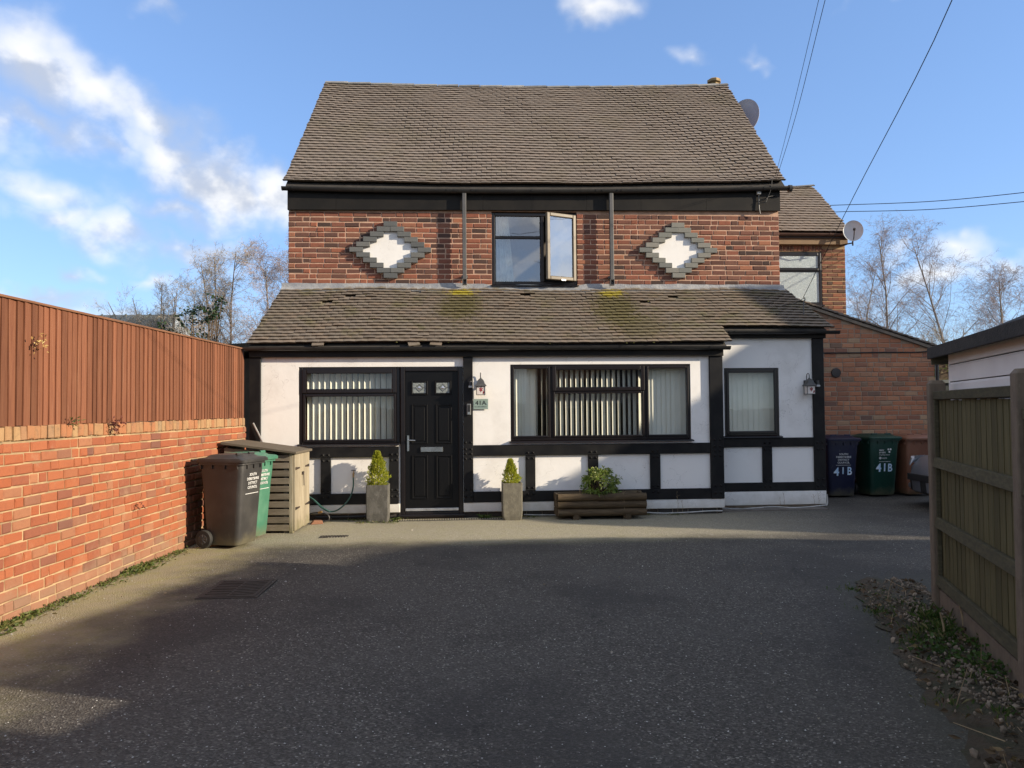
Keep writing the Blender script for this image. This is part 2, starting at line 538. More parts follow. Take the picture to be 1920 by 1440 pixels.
def glass_mat(name, tint=(.92, .96, .95), ior=1.5, boost=1.0, rough=0.0):
    m, nt, bs, out = mat_base(name)
    nt.t.nodes.remove(bs)
    tr = nt.n('ShaderNodeBsdfTransparent', {'Color': (*tint, 1)})
    gl = nt.n('ShaderNodeBsdfGlossy', {'Color': (1, 1, 1, 1), 'Roughness': rough})
    wob = nt.n('ShaderNodeBump', {'Strength': .08, 'Distance': .02, 'Height': nt.noise(nt.pos(), 1.6, 2)})
    nt.t.links.new(wob.outputs[0], gl.inputs['Normal'])
    fr = nt.math('MULTIPLY', nt.n('ShaderNodeFresnel', {'IOR': ior}).outputs[0], boost, clamp=True)
    fr = nt.math('MULTIPLY', fr, nt.math('SUBTRACT', 1.0, nt.n('ShaderNodeNewGeometry').outputs['Backfacing']))
    mx = nt.n('ShaderNodeMixShader', {0: fr, 1: tr.outputs[0], 2: gl.outputs[0]})
    nt.t.links.new(mx.outputs[0], out.inputs[0])
    return m


M_GLASS = glass_mat('window_glass', (.97, .98, .97), ior=1.5, boost=1.5)
M_GLASS_SASH = glass_mat('window_glass_casement', ior=1.6, boost=9.0)
M_GLASS_UP = glass_mat('window_glass_upstairs', ior=1.6, boost=5.0)


def frosted_mat():
    m, nt, bs, out = mat_base('frosted_glass')
    p = nt.pos()
    f = nt.noise(p, 70, 4, .7)
    setc(nt, bs, 'Base Color', nt.mix(nt.step(f, .35, .7), (.30, .36, .36), (.50, .57, .58)))
    bs.inputs['Roughness'].default_value = .22
    bs.inputs['Specular IOR Level'].default_value = .9
    bump(nt, bs, f, .8, .006)
    return m


M_FROST = frosted_mat()


# ------------------------------------------------------------------ ground
def asphalt_mat():
    m, nt, bs, out = mat_base('asphalt')
    p = nt.pos()
    sp = nt.n('ShaderNodeSeparateXYZ', {0: p})
    X, Y = sp.outputs[0], sp.outputs[1]
    vo = nt.n('ShaderNodeTexVoronoi', {'Vector': p, 'Scale': 95.0})
    rv = nt.n('ShaderNodeSeparateColor', {0: vo.outputs['Color']}).outputs[0]
    c = nt.ramp(rv, [(0, (.036, .032, .027)), (.45, (.061, .055, .047)), (.75, (.086, .078, .066)), (.95, (.13, .118, .10)), (1, (.27, .25, .215))])
    vo2 = nt.n('ShaderNodeTexVoronoi', {'Vector': p, 'Scale': 41.0})
    rv2 = nt.n('ShaderNodeSeparateColor', {0: vo2.outputs['Color']}).outputs[1]
    c = nt.mix(nt.math('MULTIPLY', nt.math('LESS_THAN', vo2.outputs['Distance'], .22), nt.step(rv2, .93, .96)), c, (.30, .29, .27))
    c = nt.mix(nt.math('MULTIPLY', nt.step(nt.noise(p, .8, 5, .6), .42, .68), .30), c, (.088, .082, .072))
    c = nt.mix(nt.math('MULTIPLY', nt.step(nt.noise(p, .45, 6, .6), .47, .60), .62), c, (.036, .033, .030))
    # fine cracks in the old surface
    cv_ = nt.n('ShaderNodeTexVoronoi', {'Vector': nt.n('ShaderNodeVectorMath', {0: p, 1: nt.vmul(nt.noise(p, 3, 4, .65, col=True), (.55, .55, .55))}, operation='ADD').outputs[0], 'Scale': .75}, feature='DISTANCE_TO_EDGE')
    crk = nt.math('MULTIPLY', nt.math('SUBTRACT', 1.0, nt.step(cv_.outputs[0], .0, .009)), nt.math('MULTIPLY', nt.step(nt.noise(p, .5, 3), .50, .60), .7))
    c = nt.mix(crk, c, (.018, .017, .015))
    # oily stain and damp drip marks
    c = nt.mix(nt.math('MULTIPLY', nt.step(nt.noise(p, 1.9, 6, .7), .62, .72), .45), c, (.030, .027, .024))
    # wheel-swept lanes stay darker than the dusty crown
    wob = nt.math('MULTIPLY', nt.math('SUBTRACT', nt.noise(p, 1.1, 5, .65), .5), 1.7)
    # moss and dust collect along the garden wall and in front of the house
    near_wall = nt.step(nt.math('ADD', X, wob), -2.35, -3.5)
    fr = nt.math('SUBTRACT', nt.math('MULTIPLY_ADD', X, -.07, Y), nt.math('MULTIPLY', wob, .45))
    near_house = nt.math('MULTIPLY', nt.step(fr, 8.55, 9.35), nt.step(nt.math('ADD', X, wob), 4.2, .5))
    grime = nt.math('MAXIMUM', near_wall, near_house)
    gcol = nt.mix(nt.step(nt.noise(p, 5, 6, .65), .42, .66), (.35, .31, .185), (.34, .315, .135))
    gcol = nt.mix(nt.math('MULTIPLY', nt.step(rv, .3, 1.0), .45), gcol, (.38, .335, .24))
    c = nt.mix(nt.math('MULTIPLY', grime, .82), c, gcol)
    dust = nt.math('MULTIPLY', nt.math('MULTIPLY', nt.step(fr, 8.75, 9.3), nt.step(X, 5.5, 2.0)), .6)
    c = nt.mix(dust, c, nt.mix(rv, (.22, .198, .15), (.42, .385, .30)))
    edge = nt.math('MULTIPLY', nt.step(nt.math('SUBTRACT', nt.math('MULTIPLY_ADD', Y, -.28, X), nt.math('MULTIPLY', wob, .25)), .72, 1.15), nt.step(Y, 7.4, 6.4))
    c = nt.mix(nt.math('MULTIPLY', edge, .6), c, (.066, .066, .048))
    setc(nt, bs, 'Base Color', c)
    bs.inputs['Roughness'].default_value = .82
    bs.inputs['Specular IOR Level'].default_value = .35
    h = nt.math('ADD', nt.math('MULTIPLY', vo.outputs['Distance'], 1.0), nt.math('MULTIPLY', nt.noise(p, 14, 4), .9))
    bump(nt, bs, h, .75, .008)
    return m


M_ASPH = asphalt_mat()
M_EARTH = simple('earth', (.060, .052, .030), .95, (.045, .055, .022), .6, .5)
g = MB()
g.add([(-600, -600, -.012), (600, -600, -.012), (600, 900, -.012), (-600, 900, -.012)], [(0, 1, 2, 3)])
struct(g.build('ground', M_EARTH))
g = MB()
nx, ny = 46, 66
gx = np.linspace(-3.68, 13.0, nx)
gy = np.linspace(-9.0, 18.0, ny)
rg = random.Random(5)
vs = []
for yy in gy:
    for xx in gx:
        z = .006 * math.sin(xx * 1.7 + 1) * math.sin(yy * 1.3) + .004 * rg.uniform(-1, 1)
        vs.append((float(xx), float(yy), z if 1.5 < yy < 10.2 else min(z, 0.0)))
g.add(vs, [(j * nx + i, j * nx + i + 1, (j + 1) * nx + i + 1, (j + 1) * nx + i) for j in range(ny - 1) for i in range(nx - 1)])
drv = struct(g.build('driveway', M_ASPH, smooth=True))


# ------------------------------------------------------------------ bricks and tiles
def brick_variants(L, H, D, mat, seed, n=7, jit=.0034, ch=.007):
    rr = random.Random(seed)
    out = []
    for k in range(n):
        def j(a=jit):
            return rr.uniform(-a, a)
        mb = MB()
        x, z = L / 2, H / 2
        b = [(-x, D, -z), (x, D, -z), (x, D, z), (-x, D, z)]
        o = [(sx_ * x + j(), ch * 1.1, sz_ * z + j()) for sx_, sz_ in ((-1, -1), (1, -1), (1, 1), (-1, 1))]
        tz = j(.0025)
        i_ = [(sx_ * (x - ch * rr.uniform(.7, 1.6)), tz + j(.0015), sz_ * (z - ch * rr.uniform(.7, 1.6))) for sx_, sz_ in ((-1, -1), (1, -1), (1, 1), (-1, 1))]
        mb.add(b + o + i_, [(8, 9, 10, 11)] + [(4 + a, 4 + (a + 1) % 4, 8 + (a + 1) % 4, 8 + a) for a in range(4)]
               + [(a, (a + 1) % 4, 4 + (a + 1) % 4, 4 + a) for a in range(4)])
        out.append(mb.mesh('brick', mat))
    return out


def fill_courses(x0, x1, z0, n, course, openings=(), hp=.2, seed=1, L=.222, joint=.014, zmax=None, vj=.008):
    rr = random.Random(seed)
    res = []
    for r in range(n):
        za, zb = z0 + r * course, z0 + (r + 1) * course - joint
        segs = [(x0, x1)]
        for (a, b, c0, c1) in openings:
            if zb > c0 + .02 and za < c1 - .02:
                ns = []
                for s0, s1 in segs:
                    if a > s0:
                        ns.append((s0, min(a, s1)))
                    if b < s1:
                        ns.append((max(b, s0), s1))
                segs = [s for s in ns if s[1] - s[0] > .03]
        for si, (s0, s1) in enumerate(segs):
            x = s0
            first = True
            while x < s1 - .02:
                if first:
                    ln = (L if r % 2 == 0 else L / 2 - vj / 2) * rr.uniform(.97, 1.0)
                    first = False
                else:
                    ln = (L / 2 - vj / 2) if rr.random() < hp else L * rr.uniform(.92, 1.0)
                if x + ln > s1 - .06:
                    ln = s1 - x
                xa, xb = x, min(x + ln, s1)
                if zmax is None or (zb < zmax(xa) and zb < zmax(xb)):
                    res.append(((xa + xb) / 2, (za + zb) / 2, xb - xa, zb - za))
                x = xb + vj
    return res


def lay_bricks(parent, pl, y, mat, seed, L=.222, H=.069, D=.09, limit=300, key=None, proud=.004, name='brick'):
    """the limit that show largest become objects of their own, the rest one joined part"""
    rr = random.Random(seed)
    vs_s = brick_variants(L, H, D, mat, seed)
    vs_h = brick_variants(L / 2 - .005, H, D, mat, seed + 50)
    if key:
        pl = sorted(pl, key=key)
    rest = MB()
    for i, (x, z, ln, hh) in enumerate(pl):
        hd = ln < L * .72
        me = rr.choice(vs_h if hd else vs_s)
        base = (L / 2 - .005) if hd else L
        Mx = (Matrix.Translation((x, y + rr.uniform(-proud, proud * .6), z)) @ Matrix.Rotation(R(rr.gauss(0, .35)), 4, 'Y')
              @ Matrix.Diagonal((ln / base, 1, hh / H, 1)))
        if i < limit:
            inst(name, me, parent, Mx)
        else:
            rest.M = Mx
            rest.add([tuple(v.co) for v in me.vertices], [tuple(p.vertices) for p in me.polygons], rr.random())
    rest.M = None
    if rest.v:
        rest.build(name + '_rest', mat, parent, kind='stuff')


def lay_tiles(parent, y0, z0, y1, z1, gauge, xl, xr, mat, seed, indiv, sag=None, kick=None, tw=.165, skip=(), rag=.008, start=0, name='tile', rowmin=None):
    rr = random.Random(seed)
    SL = math.hypot(y1 - y0, z1 - z0)
    cy, cz = (y1 - y0) / SL, (z1 - z0) / SL
    rows = int(SL / gauge)
    Lt = gauge * 1.75
    tl = MB()
    tl.add([(-.5, .20, 0), (.5, .20, 0), (.5, 1, 0), (-.5, 1, 0), (-.5, 0, 1), (.5, 0, 1), (.5, 1, 1), (-.5, 1, 1), (0, 0, 1.14), (0, 1, 1.14)],
           [(0, 3, 2, 1), (4, 8, 9, 7), (8, 5, 6, 9), (0, 1, 5, 8, 4), (1, 2, 6, 5), (2, 3, 7, 9, 6), (3, 0, 4, 7)])
    tl.a = [0] * len(tl.v)
    me = tl.mesh(name, mat)
    mv, mf = [tuple(v.co) for v in me.vertices], [tuple(p.vertices) for p in me.polygons]
    rest = MB()
    n = 0
    for r in range(start, rows):
        s = r * gauge
        t = s / SL
        Lr = min(Lt, SL - s + .02)
        a, b = xl(t), xr(t)
        if rowmin:
            a = max(a, rowmin(r, a))
        if b - a < .1:
            continue
        x = a + rr.uniform(-rag, rag)
        if r % 2:
            x -= tw / 2
        drift = rr.uniform(-.002, .002)
        while x < b - .02:
            xe = min(x + tw, b + rr.uniform(-rag, rag * 2))
            xs = max(x, a + rr.uniform(-rag, rag))
            w = xe - xs
            xm = (xs + xe) / 2
            x += tw
            if w < .03:
                continue
            if any(abs(xm - q[0]) < tw / 2 and q[1] == r for q in skip):
                continue
            s_ = s + drift + rr.gauss(0, .0014) - (rr.uniform(.01, .03) if rr.random() < .012 else 0)
            y = y0 + s_ * cy
            z = z0 + s_ * cz + (sag(xm, t) if sag else 0)
            if kick:
                z += kick(s_)
            lift = .040 + abs(rr.gauss(0, .0022)) + (rr.uniform(.003, .008) if rr.random() < .04 else 0)
            tilt = math.atan2(lift - .008, Lr)
            slope = math.atan2(cz, cy)
            if kick:
                slope = math.atan2(cz * gauge + kick(s_ + gauge) - kick(s_), cy * gauge)
            Mx = (Matrix.Translation((xm, y - cz * (lift - .012), z + cy * (lift - .012))) @ Matrix.Rotation(slope - tilt, 4, 'X')
                  @ Matrix.Rotation(R(rr.gauss(0, .28)), 4, 'Z') @ Matrix.Rotation(R(rr.gauss(0, .35)), 4, 'Y') @ Matrix.Diagonal((w - .0015, Lr, .030, 1)))
            if n < indiv:
                inst(name, me, parent, Mx)
            else:
                rest.M = Mx
                rest.add(mv, mf, rr.random())
            n += 1
    rest.M = None
    if rest.v:
        rest.build(name + '_rest', mat, parent, kind='stuff')
# ------------------------------------------------------------------ the house
house = thing('house', 'two storey brick house with tiled roofs and white half-timbered ground floor', 'house', HO, HYAW)

# white rendered ground floor with openings (front at y=0, right bay set back to y=.4)
w = MB()
for x0, x1, z0, z1 in ((.05, .71, .085, 2.27), (.71, 2.115, .085, 1.03), (.71, 3.0, 2.135, 2.27), (3.0, 3.675, .085, 2.27), (3.675, 6.29, .085, 1.05),
                       (3.675, 6.29, 2.16, 2.27), (6.29, 6.74, .085, 2.27)):
    w.box(x0, x1, 0, .11, z0, z1)
rw = w.build('render_wall', M_RENDER, house)
w = MB()
for x0, x1, z0, z1 in ((6.742, 6.93, .05, 2.62), (6.93, 7.775, .05, 1.08), (6.93, 7.775, 2.117, 2.62), (7.775, 8.45, .05, 2.62)):
    w.box(x0, x1, .4, .51, z0, z1)
w.build('bay_render_wall', M_RENDER, house)
MB().prism([(.112, 0), (1.49, 0), (1.49, 3.36), (.112, 2.47)], 'x', .06, .12).build('side_wall', M_RENDER, house)
MB().prism([(.512, 0), (1.49, 0), (1.49, 3.36), (.512, 2.74)], 'x', 8.38, 8.44).build('side_wall', M_RENDER, house)
MB().box(6.66, 6.738, .112, .398, 0, 2.6).build('return_wall', M_RENDER, house)
# skirting band of painted boards and dark brick plinth
w = MB()
w.box(.05, 2.112, -.028, -.001, .09, .212)
w.box(3.002, 6.76, -.028, -.001, .08, .212)
w.box(6.762, 8.47, .368, .399, .055, .258)
w.build('skirting_board', M_RENDER, house, bevel=.006)
pw = MB()
pw.box(.05, 6.74, .022, .1, -.03, .084)
pw.box(6.742, 8.44, .42, .5, -.03, .049)
plinth = pw.build('plinth', M_MORT_GREY, house)
lay_bricks(plinth, fill_courses(.05, 2.1, .0, 1, .083, seed=3) + fill_courses(3.0, 6.74, 0.0, 1, .083, seed=4), .012, M_PLINTH, 31)

# black timbers
TIM = [('post', .045, .198, .213, 2.268), ('post', 3.004, 3.14, .213, 2.268), ('post', 6.56, 6.755, .213, 2.268),
       ('rail', .199, 2.098, .868, 1.012), ('rail', 3.141, 6.559, .866, 1.018), ('sill_beam', .199, 2.098, .214, .365), ('sill_beam', 3.141, 6.559, .214, .364),
       ('stud', 1.018, 1.158, .366, .867), ('stud', 1.962, 2.097, .366, .867), ('stud', 3.88, 4.02, .365, .865), ('stud', 4.776, 4.923, .365, .865), ('stud', 5.675, 5.823, .365, .865)]
rt = random.Random(8)
for nm, x0, x1, z0, z1 in TIM:
    y0 = {'post': -.046, 'rail': -.040, 'sill_beam': -.040, 'stud': -.037}[nm]
    MB().box(x0, x1, y0, -.0005, z0, z1).build(nm, M_BLACK, house, bevel=.005)
MB().box(6.741, 6.755, 0, .36, .213, 2.5).build('post', M_BLACK, house)
for nm, x0, x1, z0, z1 in [('post', 8.293, 8.468, .26, 2.56), ('rail', 6.757, 8.292, .925, 1.062), ('sill_beam', 6.757, 8.292, .262, .392), ('stud', 7.493, 7.641, .393, .924)]:
    MB().box(x0, x1, .362 if nm == 'post' else .367, .3995, z0, z1).build(nm, M_BLACK, house, bevel=.005)
# iron studs at the joints
sb = MB()
def pyr(x, y, z, s=.017):
    sb.add([(x - s, y, z - s), (x + s, y, z - s), (x + s, y, z + s), (x - s, y, z + s), (x, y - s * 1.1, z)], [(0, 1, 4), (1, 2, 4), (2, 3, 4), (3, 0, 4)])
for xc in (1.088, 2.03, 3.95, 4.85, 5.75):
    for dx in (-.037, .037):
        for z in (.905, .825, .41, .32):
            pyr(xc + dx, -.0405 if z in (.905, .32) else -.0375, z)
for xc in (.12, 3.072, 6.66):
    for dx in (-.04, .04):
        for z in (1.06, .965, .90, .83, .40, .30):
            pyr(xc + dx, -.0465, z)
for xc in (7.567, 8.38):
    for dx in (-.04, .04):
        for z in (.985, .885, .43, .33):
            pyr(xc + dx, .361 if xc > 8 else .3665, z)
sb.build('iron_studs', M_BLACK, house, kind='stuff')

# eaves of the lean-to
MB().box(.045, 6.76, -.075, .02, 2.27, 2.405).build('fascia', M_FASCIA, house, bevel=.003)
MB().box(6.762, 8.49, .325, .42, 2.563, 2.672).build('fascia', M_FASCIA, house, bevel=.003)
MB().prism([(.3, 2.63), (.62, 2.63), (1.48, 3.33), (1.48, 3.42)], 'x', 8.452, 8.49).build('barge_board', M_FASCIA, house)


def gutter(x0, x1, y, z, r, mat, zo=None, brackets=(), name='gutter', step=.4):
    mb = MB()
    n = max(2, int((x1 - x0) / step) + 1)
    prof = [(-r * math.cos(math.pi * k / 8), -r * math.sin(math.pi * k / 8)) for k in range(9)] + \
           [(r * .86 * math.cos(math.pi * k / 8), -r * .86 * math.sin(math.pi * k / 8)) for k in range(9)]
    rings = []
    for i in range(n):
        x = x0 + (x1 - x0) * i / (n - 1)
        dz = zo(x) if zo else 0
        rings.append([(x, y + p, z + dz + q) for p, q in prof])
    mb.loft(rings)
    # closed ends
    for x in (x0, x1):
        dz = zo(x) if zo else 0
        mb.prism([(y + p * 1.02, z + dz + q * 1.02) for p, q in prof[:9]], 'x', x - .006, x + .006)
    o = mb.build(name, mat, house, smooth=True)
    for x in brackets:
        dz = zo(x) if zo else 0
        b = MB()
        b.loft([[(xx, y + p * 1.12, z + dz + q * 1.12 + .004) for p, q in prof] for xx in (x - .017, x + .017)])
        b.build('gutter_bracket', mat, o)
    return o


gutter(.02, 6.83, -.130, 2.405, .052, M_GUT, lambda x: -.004 * math.sin(x * .9), (.3, .98, 1.9, 2.78, 3.35, 4.2, 4.42, 5.25, 5.9, 6.55))
gutter(6.80, 8.66, .268, 2.665, .050, M_GUT, None, (6.98, 7.06, 7.55, 8.3))

# lean-to roof
LY0, LZ0, LY1, LZ1 = -.115, 2.425, 1.5, 3.465
dk = MB()
dk.add([(.05, LY0 + .02, LZ0 - .01), (6.80, LY0 + .02, LZ0 - .01), (6.80, .30, 2.68), (8.49, .30, 2.68), (8.40, LY1, LZ1 - .012), (.16, LY1, LZ1 - .012),
        (.05, LY0 + .02, LZ0 - .05), (6.80, LY0 + .02, LZ0 - .05), (6.80, .30, 2.64), (8.49, .30, 2.64), (8.40, LY1, LZ1 - .05), (.16, LY1, LZ1 - .05)],
       [(0, 1, 2), (0, 2, 4, 5), (2, 3, 4), (6, 8, 7), (6, 11, 10, 8), (8, 10, 9), (0, 6, 7, 1), (1, 7, 8, 2), (2, 8, 9, 3), (3, 9, 10, 4), (4, 10, 11, 5), (5, 11, 6, 0)])
lroof = dk.build('lean_to_roof', M_DARK, house)
SL2 = math.hypot(LY1 - LY0, LZ1 - LZ0)
tb = .415 / ((LY1 - LY0) / SL2) / .098
def lsag(x, t):
    return -.012 * math.sin(x * 1.3 + 2) - .010 * math.sin(x * 3.1) * t
lay_tiles(lroof, LY0, LZ0, LY1, LZ1, .098, lambda t: .03 + .12 * t, lambda t: 6.85 if t * SL2 / .098 < 4.7 else 8.60 - .24 * (t - .25) / .75, M_TILE2, 11, 150, sag=lsag,
          skip=((1.32, 15), (.95, 13), (2.35, 17), (3.95, 16), (6.3, 15), (5.9, 13)), rag=.012)
mo = MB()
rm = random.Random(17)
for i in range(260):
    t_ = rm.random()
    r_ = int(t_ * 18)
    xx = rm.choice((rm.gauss(3.05, .45), rm.gauss(5.5, .55), rm.uniform(.3, 8.2)))
    if xx < .2 or xx > 8.3 or (xx > 6.7 and r_ < 6):
        continue
    s_ = r_ * .098 + rm.uniform(-.004, .012)
    yy, zz = LY0 + s_ * (LY1 - LY0) / SL2, LZ0 + s_ * (LZ1 - LZ0) / SL2 + lsag(xx, t_)
    rr_ = rm.uniform(.006, .017)
    mo.lathe([(rr_, -.01), (rr_ * .9, rr_ * .3), (rr_ * .4, rr_ * .6)], 6, (xx, yy - .004, zz + .042))
mo.build('moss_clumps', simple('moss', (.10, .095, .025), .95, (.16, .145, .045), 14, .5), lroof, kind='stuff')
# odd tiles slipped into the gutter
tb_ = MB().box(-.08, .08, 0, .14, 0, .014).mesh('slipped_tile', M_TILE2)
for x, a in ((2.33, 12), (2.62, -8), (1.0, 3)):
    inst('slipped_tile', tb_, lroof, Matrix.Translation((x, -.165, 2.418)) @ Matrix.Rotation(R(36), 4, 'X') @ Matrix.Rotation(R(a), 4, 'Z'))

# upper storey wall
UY = 1.5
OP = (3.49, 4.89, 3.53, 4.745)
cw = MB()
for x0, x1, z0, z1 in ((.245, 3.49, 2.5, 5.02), (4.89, 8.295, 2.5, 5.02), (3.49, 4.89, 2.5, 3.53), (3.49, 4.89, 4.745, 5.02)):
    cw.box(x0, x1, UY + .007, UY + .22, z0, z1)
upw = cw.build('upper_wall', M_MORT_PINK, house)
pl = fill_courses(.24, 8.30, 3.553, 14, .0835, [(OP[0] - .0, OP[1] + .0, OP[2], OP[3])], hp=.30, seed=21, vj=.012)
DC = ((1.86, 4.097), (6.567, 4.119))
def in_diamond(x, z):
    return any(abs(x - cx) / .60 + abs(z - cz) / .46 < .92 for cx, cz in DC)
pl = [p for p in pl if not in_diamond(p[0], p[1])]
lay_bricks(upw, pl, UY, M_BRK_HOUSE, 22, limit=300, key=lambda p: p[0])
for (cx, cz), mt in zip(DC, (M_BRK_GREY, M_BRK_BEIGE)):
    pn = MB()
    pts = []
    for k in range(-5, 6):
        hw_ = (5 - abs(k)) * .1075 + .06
        pn.box(cx - hw_, cx + hw_, UY - .013, UY + .006, cz + k * .0835 - .0417, cz + k * .0835 + .0417)
    pn.build('diamond_panel', M_RENDER, upw)
    vv = brick_variants(.216, .078, .11, mt, 77, jit=.0012, ch=.003)
    rr = random.Random(cx)
    for k in range(-5, 6):
        for s in ((-1, 1) if abs(k) < 5 else (1,)):
            off = (5 - abs(k)) * .1085
            inst('diamond_brick', rr.choice(vv), upw, Matrix.Translation((cx + s * off, UY - .060 + rr.uniform(-.004, .004), cz + k * .0835)) @ Matrix.Rotation(R(rr.gauss(0, .4)), 4, 'Y'))

# black boarded eaves band, made of several boards
def etilt(x):
    u = (x - .2) / 8.1
    return .012 * x - .055 * 4 * u * (1 - u)
fx = [.235, 1.0, 3.35, 4.15, 5.05, 5.95, 7.05, 8.305]
for a, b in zip(fx[:-1], fx[1:]):
    f = MB()
    n = 4
    xs = [a + .0015 + (b - a - .003) * i / n for i in range(n + 1)]
    f.loft([[(x, UY - .055, 4.728 + .008 * (x - .2)), (x, UY - .001, 4.728 + .008 * (x - .2)), (x, UY - .001, 5.03 + etilt(x)), (x, UY - .055, 5.03 + etilt(x))] for x in xs])
    f.build('fascia_board', M_FASCIA, house)
gutter(.17, 8.42, UY - .125, 5.065, .055, M_GUT, etilt, (.33, 1.62, 2.78, 2.90, 3.18, 3.26, 4.15, 5.2, 5.30, 5.55, 5.62, 6.9, 8.0))
gd = MB()
gd.tube([(8.42, UY - .125, 5.04 + etilt(8.42)), (8.47, UY - .125, 5.04 + etilt(8.42))], .06, 12)
gd.build('gutter_end', M_GUT, house)
for x in (3.046, 5.44):
    p = MB()
    p.box(x - .032, x + .032, UY - .150, UY - .086, 3.60, 5.02 + etilt(x))
    p.build('downpipe', M_PIPE, house, bevel=.008)
    q = MB()
    q.frame(x - .036, x + .036, 3.52, 3.62, .010, UY - .154, UY - .080)
    q.box(x - .026, x + .026, UY - .1, UY - .083, 3.53, 3.61)
    q.box(x - .05, x + .05, UY - .082, UY - .002, 3.64, 3.68)
    q.build('downpipe_shoe', M_PIPE, house, bevel=.003)

# lead flashing above the lean-to tiles
fl = MB()
rf = random.Random(4)
xs = np.linspace(.14, 8.36, 70)
rings = []
for x in xs:
    x = float(x)
    j = rf.uniform(-.006, .006) + .006 * math.sin(x * 5)
    dip = -.02 if 3.45 < x < 4.92 else 0
    rings.append([(x, UY - .012, 3.560 + j * .8 + dip), (x, UY - .020, 3.50 + j), (x, UY - .065 + j, 3.478 + j + lsag(x, 1)), (x, UY - .15 + j, 3.422 + j + lsag(x, 1)),
                  (x, UY - .146 + j, 3.410 + j + lsag(x, 1)), (x, UY - .03, 3.46), (x, UY - .004, 3.545 + dip)])
fl.loft(rings)
fl.build('lead_flashing', M_LEAD, house, smooth=True)

# rear and gable walls, main roof
RY, RZ = 4.30, 8.03
def ridge_z(x):
    u = (x - .2) / 8.1
    return RZ + .014 * x - .07 * 4 * u * (1 - u)
for x0, x1, sk in ((.25, .45, .062), (8.07, 8.27, .03)):
    gp = [(UY + .221, 0), (7.0, 0), (7.0, 5.0), (RY, RZ - .10), (UY + .221, 5.0)]
    gw = MB().add([(x + sk * (min(y, RY) - UY), y, z) for x in (x0, x1) for y, z in gp],
                  [(0, 1, 2, 3, 4), (9, 8, 7, 6, 5)] + [(i, (i + 1) % 5, 5 + (i + 1) % 5, 5 + i) for i in range(5)])
    gw.build('gable_wall', M_BRK_HOUSE, house)
MB().box(.66, 8.13, 6.8, 7.0, 0, 5.0).build('back_wall', M_BRK_HOUSE, house)
MB().box(.10, 8.38, .115, 6.8, -.005, .02).build('indoor_floor', M_INT, house)
MB().box(.66, 8.06, UY + .23, 6.79, 2.62, 2.66).build('ceiling', M_INT, house)
MB().box(.60, 8.06, 3.2, 3.25, .021, 2.619).build('partition', M_INT, house)
MB().box(.60, 8.06, 3.6, 3.65, 2.661, 5.2).build('partition', M_INT, house)
EY0, EZ0 = UY - .155, 5.085
dk = MB()
for sgn in (1, -1):
    ya = EY0 if sgn > 0 else 2 * RY - EY0
    n = 10
    for i in range(n):
        xa, xb = .2 + 8.14 * i / n, .2 + 8.14 * (i + 1) / n
        za, zb = etilt(xa), etilt(xb)
        fa, fb3 = 1 - i / n, 1 - (i + 1) / n
        v = [(xa + .03 * fa, ya, EZ0 + za), (xb + .03 * fb3, ya, EZ0 + zb), (xb + .19 * fb3, RY, ridge_z(xb) - .06), (xa + .19 * fa, RY, ridge_z(xa) - .06)]
        dk.add(v + [(p[0], p[1], p[2] - .06) for p in v], [(0, 1, 2, 3), (4, 7, 6, 5), (0, 4, 5, 1), (1, 5, 6, 2), (2, 6, 7, 3), (3, 7, 4, 0)])
mroof = dk.build('main_roof', M_DARK, house)
RL = math.hypot(RY - EY0, RZ - .045 - EZ0)
def msag(x, t):
    return etilt(x) * (1 - t) + (ridge_z(x) - RZ) * t - .022 * math.sin(x * 1.1 + .4) * math.sin(math.pi * t) - .008 * math.sin(x * 2.7 + 6 * t)
lay_tiles(mroof, EY0, EZ0, RY, RZ - .045, .101, lambda t: .185 + .17 * t, lambda t: 8.36 + .10 * t, M_TILE, 12, 150, sag=msag,
          kick=lambda s: .045 * math.exp(-s / .18), rag=.010)
# ridge tiles
rx = .36
k = 0
rr = random.Random(9)
while rx < 8.42:
    L = .45 * rr.uniform(.93, 1.03)
    m_ = MB()
    prof = [(-.125 + .25 * i / 8, .055 * math.sin(math.pi * i / 8) + .02 * (1 - abs(i - 4) / 4)) for i in range(9)]
    prof = prof + [(p * .9, q - .018) for p, q in reversed(prof)]
    xe = min(rx + L, 8.47)
    s0, s1 = 1.0, 1.03 + rr.uniform(0, .06)
    m_.loft([[(rx, RY + p * s0, ridge_z(rx) + q * s0 - .075 + rr.uniform(-.002, .002)) for p, q in prof],
             [(xe - .012, RY + p * s1, ridge_z(xe) + q * s1 - .068) for p, q in prof]])
    m_.build('ridge_tile', M_RIDGE, mroof, smooth=True)
    rx = xe
    k += 1
# chimney pot behind the ridge
ch = MB()
ch.lathe([(.10, 0), (.10, .34), (.145, .36), (.145, .41), (.10, .44)], 8, (8.31, RY + .32, ridge_z(8.3) - .20))
ch.build('chimney_pot', simple('chimney_pot', (.36, .25, .11), .8, (.20, .14, .07), 8), mroof)


# ------------------------------------------------------------------ windows and door
def glass(parent, x0, x1, z0, z1, y, mat=M_GLASS):
    MB().box(x0, x1, y, y + .005, z0, z1).build('pane', mat, parent)


